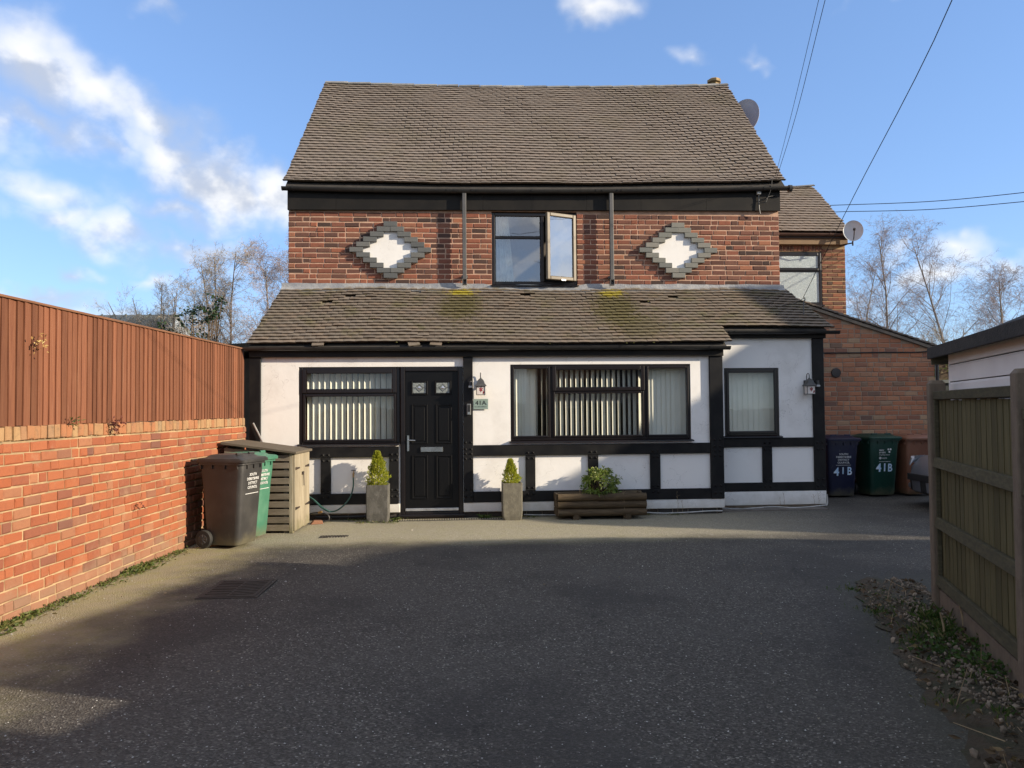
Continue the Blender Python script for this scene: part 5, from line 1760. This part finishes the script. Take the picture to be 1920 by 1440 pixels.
for cx, cy, n, hh in ((2.86, 5.35, 120, .15), (2.70, 4.95, 90, .10), (2.66, 5.1, 60, .08), (2.92, 4.85, 40, .1), (2.45, 4.25, 70, .07), (2.35, 3.75, 50, .08), (2.95, 6.1, 40, .06), (2.75, 6.3, 60, .05), (2.52, 3.35, 80, .1), (2.62, 4.45, 60, .06), (2.62, 5.6, 90, .06), (2.95, 5.75, 60, .07), (2.80, 5.1, 120, .12), (2.5, 4.9, 60, .05), (2.2, 3.9, 50, .05)):
    for i in range(n):
        a, rd = rr.uniform(0, 6.28), abs(rr.gauss(0, .09))
        p = Vector((cx + rd * math.cos(a), cy + rd * math.sin(a), .035))
        leaf(gs, p, Vector((rr.gauss(0, .5), rr.gauss(0, .5), 1)), hh * rr.uniform(.5, 1.2), .007, rr, .1, .25)
tag(gs.build('grass_tufts', M_GRASS, kind='stuff'), 'small green grass tufts growing in the gravel strip', 'grass')
iv = MB()
for i in range(420):
    cx, cy = rr.choice(((2.62, 4.55), (2.72, 4.35), (2.85, 3.95), (2.5, 3.0), (2.55, 4.7)))
    p = Vector((cx + rr.gauss(0, .09), cy + rr.gauss(0, .11), .04 + abs(rr.gauss(0, .03))))
    leaf(iv, p, Vector((rr.gauss(0, 1), rr.gauss(0, 1), .45)), rr.uniform(.022, .045), rr.uniform(.02, .035), rr, .15, .1, rr.uniform(.001, .5))
tag(iv.build('ivy', M_GRASS, kind='stuff'), 'patch of dark ivy leaves creeping over the gravel strip', 'ivy')
ds = MB()
for i in range(46):
    x, y, u = bed_pt(rr, .05)
    L = rr.uniform(.08, .30)
    a = rr.uniform(0, 6.28)
    up = rr.random() < .3
    ds.tube([(x, y, .045), (x + math.cos(a) * L * (.25 if up else .95), y + math.sin(a) * L * (.25 if up else .95), .045 + L * (.8 if up else rr.uniform(0, .15)))], [.0028, .0015], 4)
for x, y, h_ in ((3.02, 5.2, .2), (2.75, 3.75, .22), (2.78, 5.0, .2)):
    ds.tube([(x, y, .02), (x - .01, y, h_ * .6), (x - .03, y, h_)], [.008, .007, .004], 6)
tag(ds.build('dry_stalks', M_DRYSTEM, kind='stuff'), 'dry straw-coloured stalks lying on the gravel strip', 'stalks')
lv = MB()
for i in range(520):
    x, y, u = bed_pt(rr)
    leaf(lv, Vector((x, y, .05)), Vector((rr.gauss(0, 1), rr.gauss(0, 1), .15)), rr.uniform(.03, .06), rr.uniform(.02, .035), rr, .2, .0)
tag(lv.build('fallen_leaves', leaf_mat('dead_leaf', [(0, (.05, .032, .018)), (.5, (.10, .065, .035)), (.9, (.16, .11, .06)), (1, (.26, .20, .07))], .1, .8), kind='stuff'), 'brown fallen leaves littering the gravel strip', 'leaves')

# ------------------------------------------------------------------ car behind the fence
M_SILVER = simple('silver_paint', (.27, .28, .31), .3, (.25, .26, .29), 2, metal=.55)
M_CARGLASS = simple('car_glass', (.012, .014, .016), .08)
M_LAMP = simple('headlamp', (.62, .64, .66), .12)
M_CARBLACK = simple('car_black', (.018, .018, .019), .5)
car = thing('parked_car', 'silver car nose with headlight showing past the concrete fence post', 'car', (6.06, 11.42, 0), 0)
base = [(.02, .24), (.0, .42), (.03, .60), (.18, .74), (.95, .90), (1.05, .92), (2.85, .96), (3.75, .93), (3.88, .70), (3.90, .35), (3.80, .22)]
def ring(yy):
    k = abs(yy) / .85
    out = []
    for x, z in base:
        t_ = max(0, 1 - x / 1.2)
        tb_ = max(0, (x - 2.9))
        out.append((x + .34 * k ** 2.6 * t_ - .22 * k ** 3 * tb_, yy * (1 - .03 * max(0, z - .5)), z - (.05 * k ** 4 if z > .55 else 0)))
    return out
MB().loft([ring(y) for y in (-.85, -.80, -.62, -.35, 0, .35, .62, .80, .85)]).build('body', M_SILVER, car, smooth=True)
cab = MB()
cab.loft([[(.98 + .12 * k, s * .78, .90), (1.62 + .05 * k, s * .60, 1.40), (3.0, s * .60, 1.42), (3.72, s * .74, .92)] for s, k in ((-1, 1), (-.5, .2), (0, 0), (.5, .2), (1, 1))])
cab.build('windows', M_CARGLASS, car, smooth=True)
MB().loft([[(1.60, s * .61, 1.395), (1.72, s * .585, 1.455), (2.9, s * .585, 1.46), (3.06, s * .61, 1.40)] for s in (-1, -.5, 0, .5, 1)]).build('roof', M_SILVER, car, smooth=True)
for s in (-1, 1):
    MB().loft([[(.085, s * .50, .60), (.12, s * .50, .71), (.16, s * .50, .71)], [(.175, s * .70, .615), (.21, s * .70, .735), (.26, s * .70, .74)], [(.37, s * .835, .64), (.44, s * .825, .735), (.50, s * .82, .745)]]).build('headlight', M_LAMP, car)
    MB().lathe([(.001, -.006), (.04, -.006), (.045, .02)], 16, (.145, s * .62, .29), 'x').build('fog_light', M_ALU, car)
    for xw in (.80, 3.15):
        wh = MB().lathe([(.17, -.09), (.29, -.085), (.305, -.05), (.305, .05), (.29, .085), (.17, .09)], 28, (xw, s * .76, .305), 'y').build('wheel', M_TYRE, car, smooth=True)
        MB().lathe([(.06, -.088), (.165, -.080), (.17, .08), (.06, .088)], 20, (xw, s * .76, .305), 'y').build('rim', M_ALU, wh, smooth=True)
MB().box(-.012, .03, -.40, .40, .40, .50).build('grille', M_CARBLACK, car, bevel=.01)
MB().loft([ring(y) and [(x - .006, y_, z) for x, y_, z in ring(y)[:2]] + [(ring(y)[1][0] + .06, ring(y)[1][1], .42), (ring(y)[0][0] + .06, ring(y)[0][1], .20)] for y in (-.80, -.5, 0, .5, .80)]).build('lower_bumper', M_CARBLACK, car)


# ------------------------------------------------------------------ bare trees
M_BARK = simple('bare_bark', (.26, .225, .185), .9, (.18, .15, .125), 3)
M_TWIG = simple('bare_twig', (.32, .255, .23), .9, (.26, .20, .18), 1)
M_TWIG2 = simple('pale_twig', (.38, .325, .25), .9, (.31, .26, .20), 1)
def bare_tree(label, x, y, h, spread, seed, style, twig, stems=1, name='bare_tree'):
    rr = random.Random(seed)
    t = thing(name, label, 'tree', (x, y, 0), 0, 'bare winter trees behind the buildings')
    limbs, fine = MB(), MB()
    def grow(p, d, L, r, lev):
        n = 4 if lev < 2 else 3
        pts, rad = [p.copy()], [r]
        q, dd = p.copy(), d.copy()
        for i in range(n):
            wob = .075 if lev == 0 else .2
            dd = (dd + Vector((rr.gauss(0, wob), rr.gauss(0, wob), rr.gauss(0, wob) + (.10 if lev < 3 else (-.18 if style == 'birch' else .05))))).normalized()
            q = q + dd * (L / n)
            pts.append(q.copy())
            rad.append(r * (1 - .82 * (i + 1) / n))
        (limbs if lev < 2 else fine).tube(pts, rad, 6 if lev == 0 else (5 if lev == 1 else 3), cap=False)
        if lev >= 4:
            return
        kids = {0: 26, 1: 8, 2: 7, 3: 4}[lev] if style == 'birch' else {0: 13, 1: 8, 2: 6, 3: 3}[lev]
        for k in range(kids):
            f = rr.uniform(.22 if lev == 0 else .15, .98)
            i = min(n - 1, int(f * n))
            b = pts[i].lerp(pts[i + 1], f * n - i)
            ax = (pts[i + 1] - pts[i]).normalized()
            o = ax.orthogonal().normalized()
            o = Matrix.Rotation(rr.uniform(0, 6.28), 3, ax) @ o
            ang = rr.uniform(.45, .85) if lev else rr.uniform(.55, .95) * (1.15 - .4 * f)
            nd = (ax * math.cos(ang) + o * math.sin(ang)).normalized()
            if lev == 0:
                nl = spread * (1.25 - .85 * f) * rr.uniform(.8, 1.2)
            else:
                nl = L * rr.uniform(.32, .58)
            grow(b, nd, nl, max(.0034, rad[i] * rr.uniform(.28, .42)), lev + 1)
    for s in range(stems):
        a = rr.uniform(0, 6.28)
        lean = .0 if stems == 1 else rr.uniform(.12, .38)
        grow(Vector((rr.uniform(-.2, .2) if stems > 1 else 0, 0, -.1)), Vector((lean * math.cos(a), lean * math.sin(a) * .5, 1)).normalized(), h * rr.uniform(.85, 1.0) if stems > 1 else h * .97, .03 + h * .006, 0)
    limbs.build('trunk', M_BARK, t)
    fine.build('crown', twig, t)
bare_tree('round bare tree above the grey metal roof', -14.1, 30.5, 6.7, 1.9, 201, 'round', M_TWIG2, 7)
bare_tree('tall slender bare tree behind the holly', -11.3, 30, 8.3, 2.1, 202, 'birch', M_TWIG2, 3)
bare_tree('bare birch beside the left edge of the house', -9.4, 29, 7.7, 2.5, 203, 'birch', M_TWIG, 3)
bare_tree('bare birch just right of the rear wing', 14.3, 32, 7.5, 2.4, 204, 'birch', M_TWIG, 1)
bare_tree('bare birch with spreading crown, second from the rear wing', 16.1, 33, 9.0, 2.9, 205, 'birch', M_TWIG, 1)
bare_tree('tall bare birch standing over the white shed', 19.0, 32.5, 9.1, 3.1, 206, 'birch', M_TWIG, 1)
bare_tree('bare tree at the right edge above the shed roof', 22.2, 33, 7.8, 2.6, 207, 'birch', M_TWIG, 2)
bare_tree('low dense bare bush between the birches', 17.2, 30, 4.7, 1.3, 208, 'round', M_TWIG2, 5, 'bare_bush')
bare_tree('low bare bush behind the shed roof', 13.0, 29, 3.9, 1.2, 209, 'round', M_TWIG2, 4, 'bare_bush')

# holly behind the left fence
hol = thing('holly_bush', 'dark green holly rising above the red fence near the house', 'bush', (-4.65, 11.5, 0), 0)
rr = random.Random(221)
hs, hl = MB(), MB()
for i in range(46):
    a = rr.gauss(.0, .5)
    top = Vector((rr.gauss(-.05, .22), rr.gauss(0, .12), rr.uniform(2.35, 3.05)))
    if i < 7:
        top = Vector((.22 + .04 * rr.gauss(0, 1), 0, rr.uniform(2.9, 3.28)))
    if i > 41:
        top = Vector((-.62 + .1 * rr.random(), 0, rr.uniform(2.55, 2.78)))
    hs.tube([(0, 0, 1.2), tuple(Vector((top.x * .4, top.y * .4, 1.9))), tuple(top)], [.012, .008, .003], 4)
    for k in range(12):
        p = top + Vector((rr.gauss(0, .03), rr.gauss(0, .03), rr.gauss(0, .03)))
        leaf(hl, p, Vector((rr.gauss(0, 1), rr.gauss(0, 1), rr.gauss(.2, .6))), rr.uniform(.05, .085), rr.uniform(.028, .042), rr, .3)
hs.tube([(0, 0, 0), (0, 0, 1.3)], [.03, .016], 6)
hs.build('stems', M_STEM, hol)
hl.build('leaves', leaf_mat('holly_leaf', [(0, (.012, .028, .012)), (.7, (.025, .05, .02)), (1, (.06, .09, .045))], .05, .25), hol)

# ------------------------------------------------------------------ far buildings on the left and in the gap on the right
M_METROOF = simple('grey_metal_roof', (.17, .18, .155), .6, (.14, .15, .13), .5)
M_CLAD = simple('white_cladding', (.42, .46, .50), .5)
fb_ = thing('industrial_unit', 'low industrial unit with grey ribbed metal roof behind the left fence', 'building', (-20, 31, 0), 0)
mb = MB().prism([(-5.2, 2.95), (1.0, 5.56), (7.2, 2.95), (7.2, 2.75), (1.0, 5.36), (-5.2, 2.75)], 'x', -9, 6.0)
ro = mb.build('roof', M_METROOF, fb_)
rib = MB().prism([(-5.2, 2.955), (1.0, 5.565), (1.0, 5.60), (-5.2, 2.99)], 'x', -.03, .03).mesh('roof_rib', M_METROOF)
for i in range(24):
    inst('roof_rib', rib, ro, Matrix.Translation((5.9 - i * .5, 0, 0)))
mb = MB().prism([(-5.1, 2.75), (1.0, 5.34), (7.1, 2.75), (7.1, 2.1), (1.0, 4.55), (-5.1, 2.1)], 'x', 5.86, 6.02)
cl = mb.build('gable_cladding', M_CLAD, fb_)
rib2 = MB().box(6.021, 6.04, -.03, .03, 0, .75).mesh('cladding_rib', M_CLAD)
for i in range(14):
    yy = -4.6 + i * .45
    inst('cladding_rib', rib2, cl, Matrix.Translation((0, yy, 2.06 + (yy + 5.1) * .425)))
MB().box(-8.9, 5.84, -5.0, 7.0, 0, 2.7).build('walls', M_BRK_OUT, fb_)
MB().prism([(-5.0, 0), (7.0, 0), (7.0, 2.72), (1.0, 5.2), (-5.0, 2.72)], 'x', 5.3, 5.855).build('gable_wall', M_BRK_OUT, fb_)
ls = thing('dark_shed', 'dark low shed roof behind the fence end beside the house', 'shed', (-5.0, 13.3, 0), 0)
MB().box(-.9, .75, -.5, 1.5, 0, 2.40).build('walls', simple('dark_timber', (.05, .035, .02), .8), ls)
MB().prism([(-1.0, 2.40), (.85, 2.52), (.85, 2.66), (-1.0, 2.54)], 'y', -.7, 1.7).build('roof', simple('brown_felt', (.055, .042, .026), .9, None, 12), ls)
hg = thing('hedge', 'green-brown hedge in the gap between outbuilding and shed', 'hedge', (11.9, 21, 0), 0)
mb = MB()
rr = random.Random(231)
for i in range(2600):
    p = Vector((rr.uniform(-1.6, 1.6), rr.uniform(-.5, .3), rr.uniform(.2, 3.1 + .2 * math.sin(i))))
    leaf(mb, p, Vector((rr.gauss(0, 1), rr.gauss(-.5, 1), rr.gauss(.3, 1))), rr.uniform(.06, .12), rr.uniform(.03, .05), rr)
mb.build('foliage', M_WEED, hg)
MB().box(-1.6, 1.6, .0, .2, 0, 2.9).build('twig_core', M_STEM, hg)
cn = thing('dark_container', 'dark green flat-topped container in the gap beside the outbuilding', 'container', (10.0, 17.5, 0), 0)
MB().box(-.9, .9, -.4, .4, 0, 2.02).build('body', simple('dark_green_steel', (.014, .026, .022), .5), cn)
MB().box(-.95, .95, -.45, .45, 2.021, 2.09).build('roof', simple('pale_rim', (.12, .14, .13), .6), cn)

# ------------------------------------------------------------------ unseen houses shaped to shade the yard (out of the frame, on the sun side)
PU = Vector((math.cos(SUN_AZ), math.sin(SUN_AZ), 0))
PS = Vector((math.sin(SUN_AZ), -math.cos(SUN_AZ), 0))
TE = math.tan(SUN_EL)
def shade_building(label, u0, t0, depth, prof, mat=M_BRK_OUT):
    """prof: (u, v) silhouette seen from the sun; local x runs across the sun, local -y away towards it"""
    loc = PU * u0 + PS * t0
    t = thing('unseen_house', label, 'house', loc, SUN_AZ * 0 + math.atan2(PU.y, PU.x), 'unseen houses shading the driveway')
    pts = [(u - u0, v + TE * t0) for u, v in prof]
    wl = [(pts[0][0] + .05, 0), (pts[-1][0] - .05, 0)] + [(min(max(x, pts[0][0] + .05), pts[-1][0] - .05), z - .14) for x, z in reversed(pts)]
    MB().prism(wl, 'y', -depth + .15, -.15).build('wall', mat, t)
    MB().prism(pts + [(x, z - .13) for x, z in reversed(pts)], 'y', -depth, 0).build('roof', M_TILE, t)
shade_building('unseen garage added out of frame on the right to shade the driveway', 6.2, 11.0, 5.0, [(6.2, 1.28), (7.44, 1.25), (8.45, 1.05), (9.05, .55), (9.40, -.05), (9.60, -.45), (9.85, -.75)])  # added building, outline drawn from the shadow edge on the drive
shade_building('gabled brick house out of frame on the far right', 10.0, 13.0, 8.0, [(10.02, .75), (10.86, 1.37), (11.45, 1.83), (12.28, 2.56), (13.2, 3.54), (13.9, 3.0), (15.6, 2.5)])
n0 = thing('unseen_house', 'unseen brick house added out of frame on the right to shade the foreground', 'house', (4.7, -3.9, 0), 0, 'unseen houses shading the driveway')  # added to shade the foreground, sized to leave a sun gap
MB().box(-1.3, 1.3, -5.0, 5.25, 0, 5.2).build('wall', M_BRK_OUT, n0)
MB().prism([(-1.5, 5.1), (0, 6.6), (1.5, 5.1), (1.5, 5.0), (0, 6.45), (-1.5, 5.0)], 'y', -5.2, 5.3).build('roof', M_TILE, n0)
# ------------------------------------------------------------------ small things on the ground
M_RUST = wood_mat('rusty_plate', (.064, .055, .045), (.050, .043, .036), (.078, .066, .053), grain=(6, 6, 6))
mh = thing('manhole_cover', 'rusty brown rectangular manhole cover set in the asphalt', 'manhole cover', (-2.37, 6.66, .002), R(3))
MB().box(-.25, .25, -.335, .335, -.02, .006).build('frame', M_RUST, mh)
MB().box(-.225, .225, -.31, .31, .0065, .011).build('plate', M_RUST, mh)
for i in range(9):
    for s in (-1, 1):
        MB().prism([(s * .01, -.27 + i * .06), (s * .20, -.34 + i * .06 + .10), (s * .20, -.34 + i * .06 + .12), (s * .01, -.27 + i * .06 + .02)], 'z', .0112, .016).build('tread_rib', M_RUST, mh)
dg_ = thing('drain_grate', 'small dark slotted drain grate in the asphalt near the store', 'drain', (-2.17, 9.34, .003), R(4))
MB().frame(-.17, .17, -.09, .09, .018, 0, .006).build('frame_tmp', M_RUST, dg_).rotation_euler = (R(-90), 0, 0)
dg_.children[0].name = 'frame'
for i in range(9):
    MB().box(-.145 + i * .034, -.127 + i * .034, -.072, .072, .0, .006).build('bar', M_RUST, dg_)
MB().box(-.15, .15, -.072, .072, -.02, -.0005).build('gully', simple('gully_black', (.006, .006, .006), .9), dg_)
dc = thing('drainage_channel', 'pale slotted drainage channel along the foot of the front door', 'drain', hw(2.75, -.20, .004), HYAW)
MB().box(-.80, .78, -.05, .05, -.02, .004).build('channel', simple('channel_grey', (.06, .057, .05), .8), dc)
sl = MB().box(-.008, .008, -.045, .045, .0042, .011).mesh('channel_bar', simple('channel_plastic', (.40, .36, .26), .7))
for i in range(46):
    inst('channel_bar', sl, dc, Matrix.Translation((-.78 + i * .034, 0, 0)))
tag(MB().prism([(-.085, 0), (.085, 0), (.075, .045), (-.04, .05)], 'y', -.05, .05).build('loose_brick', M_BRK_WALL, bevel=.006), 'broken orange brick on the ground beside the slatted store', 'brick')
bpy.data.objects['loose_brick'].location = hw(1.02, -.36, .0)
bpy.data.objects['loose_brick'].rotation_euler = (0, 0, R(20))

# pale chips in the asphalt and litter
rr = random.Random(301)
ch = MB()
for i in range(3000):
    y = 2.4 + 8.0 * rr.random() ** 1.25
    x = rr.uniform(-.67, .67) * y
    if x < -3.6 or x > edge_x(min(6.7, max(1.5, y))) - .02 and y < 6.7:
        continue
    s = rr.uniform(.002, .0058) * (1.8 if rr.random() < .05 else 1)
    a = rr.uniform(0, 6.28)
    z = .0075 + .006 * math.sin(x * 1.7 + 1) * math.sin(y * 1.3)
    pts = [(x + s * rr.uniform(.6, 1.3) * math.cos(a + k * 1.57), y + s * rr.uniform(.6, 1.3) * math.sin(a + k * 1.57), z) for k in range(4)]
    ch.add(pts + [(x, y, z + s * .7)], [(0, 1, 4), (1, 2, 4), (2, 3, 4), (3, 0, 4)], rr.random())
tag(ch.build('grit_chips', simple('pale_grit', (.46, .45, .42), .7, (.30, .29, .27), 30, var=.4), kind='stuff'), 'tiny pale grit chips scattered over the asphalt driveway', 'grit')
lt = MB()
for i in range(60):
    y = 2.8 + 7.2 * rr.random()
    x = rr.uniform(-.6, .62) * y
    if x < -3.5 or x > edge_x(min(6.7, max(1.5, y))) - .02 and y < 6.7:
        continue
    z = .012 + .006 * math.sin(x * 1.7 + 1) * math.sin(y * 1.3)
    leaf(lt, Vector((x, y, z)), Vector((rr.gauss(0, 1), rr.gauss(0, 1), .05)), rr.uniform(.012, .032), rr.uniform(.008, .016), rr, .2)
tag(lt.build('leaf_litter', leaf_mat('pale_dead_leaf', [(0, (.20, .15, .09)), (.5, (.30, .25, .18)), (1, (.42, .39, .34))], .1, .8), kind='stuff'), 'few pale dried leaves lying on the driveway', 'leaves')

# weeds along the garden wall
wd = MB()
for i in range(1500):
    y = rr.choice((5.35, 5.5, 5.75, 6.05, 6.35, 6.9, 7.35, 7.45, 7.5, 7.9, 8.3)) + rr.gauss(0, .12)
    x = WX + .02 + abs(rr.gauss(0, .07))
    big = 1.0 + .6 * (7.2 < y < 7.7) + .3 * (y < 5.9)
    leaf(wd, Vector((x, y, .008)), Vector((rr.gauss(.25, .7), rr.gauss(0, .7), rr.uniform(.2, 1.1))), rr.uniform(.02, .055) * big, rr.uniform(.007, .016) * big, rr, .2, .2)
tag(wd.build('wall_foot_weeds', M_WEED, kind='stuff'), 'straggling green and straw-coloured weeds along the garden wall foot', 'weeds')
wf = MB()
for i in range(700):
    lx = rr.choice((1.45, 1.62, 1.8, 1.98, 2.06, 3.45, 3.6, 3.75, 3.95, 5.6, 6.0, 6.9, 7.2, 7.5)) + rr.gauss(0, .06)
    ly = (-.05 - abs(rr.gauss(0, .05))) + (.40 if lx > 6.76 else 0) - (.30 if 1.55 < lx < 2.1 and rr.random() < .5 else 0)
    leaf(wf, hw(lx, ly, .006), Vector((rr.gauss(0, .8), rr.gauss(-.3, .6), rr.uniform(.2, 1.0))), rr.uniform(.015, .05), rr.uniform(.006, .014), rr, .2, .2)
tag(wf.build('house_foot_weeds', M_WEED, kind='stuff'), 'small weeds and debris along the foot of the house front', 'weeds')
def rosette(name, label, cat, loc, n, L, Wd, mat, up=.5, spread=1.0, d0=None):
    mb = MB()
    for i in range(n):
        a = 2 * math.pi * i / n + rr.uniform(-.2, .2)
        dv = Vector((math.cos(a) * spread, math.sin(a) * spread, rr.uniform(.3, 1.2) * up)) + (d0 or Vector())
        leaf(mb, Vector(loc), dv, L * rr.uniform(.6, 1.1), Wd * rr.uniform(.7, 1.2), rr, .2, .25)
    tag(mb.build(name, mat), label, cat)
rosette('fern_weed', 'spiky green weed at the wall foot between door and concrete planter', 'weed', hw(3.29, -.16, .005), 26, .15, .018, M_GRASS, .9)
rosette('leafy_weed', 'leafy weed at the wall foot right of the slate planter', 'weed', hw(2.07, -.22, .005), 22, .10, .03, M_WEED, 1.0)
def sprig(name, label, loc, n, size, mat):
    t = thing(name, label, 'plant', loc)
    mb, sm = MB(), MB()
    for i in range(n):
        p = Vector((abs(rr.gauss(.03, .03)), rr.gauss(0, size), rr.gauss(0, size)))
        leaf(mb, p, Vector((rr.gauss(.6, .6), rr.gauss(0, 1), rr.gauss(.1, 1))), rr.uniform(.02, .04), rr.uniform(.012, .022), rr)
    for k in range(4):
        sm.tube([(0, 0, 0), (.04, rr.gauss(0, size), rr.gauss(0, size))], .002, 4)
    mb.build('leaves', mat, t)
    sm.build('stems', M_STEM, t)
sprig('purple_plant', 'small purple-leaved plant growing out of the wall top under the fence', (WX + .01, 7.06, 1.42), 60, .042, M_PURPLE)
sprig('green_sprig', 'tiny green sprig at the fence foot on the wall coping', (WX + .01, 6.42, 1.455), 16, .022, M_WEED)
sprig('yellow_twig', 'pale yellow leafy twig poking through the red fence boards', (WX + .01, 5.92, 2.08), 26, .035, leaf_mat('yellow_leaf', [(0, (.30, .17, .05)), (.6, (.52, .38, .14)), (1, (.62, .50, .24))], .2, .6))
sprig('dead_sprig', 'small dark sprig on the lower garden wall', (WX + .01, 7.5, .62), 8, .018, M_PURPLE)
# tall thin weeds in front of the skirting
tw = MB()
for lx, ly, h_ in ((6.05, -.08, .32), (6.12, -.07, .2), (7.78, .31, .26), (7.72, .30, .17), (8.25, .32, .2), (8.32, .32, .22), (5.2, -.42, .42), (4.6, -.40, .42)):
    p = hw(lx, ly, 0)
    tw.tube([tuple(p), (p.x + .01, p.y, h_ * .5), (p.x - .01, p.y, h_)], [.0025, .002, .001], 4, var=.4)
    for k in range(6):
        z = h_ * rr.uniform(.3, 1)
        tw.tube([(p.x, p.y, z), (p.x + rr.gauss(0, .03), p.y, z + rr.uniform(.01, .04))], .0012, 3, var=.4)
tag(tw.build('dry_weed_stems', M_DRYSTEM, kind='stuff'), 'thin dry weed stems standing against the white skirting', 'weeds')
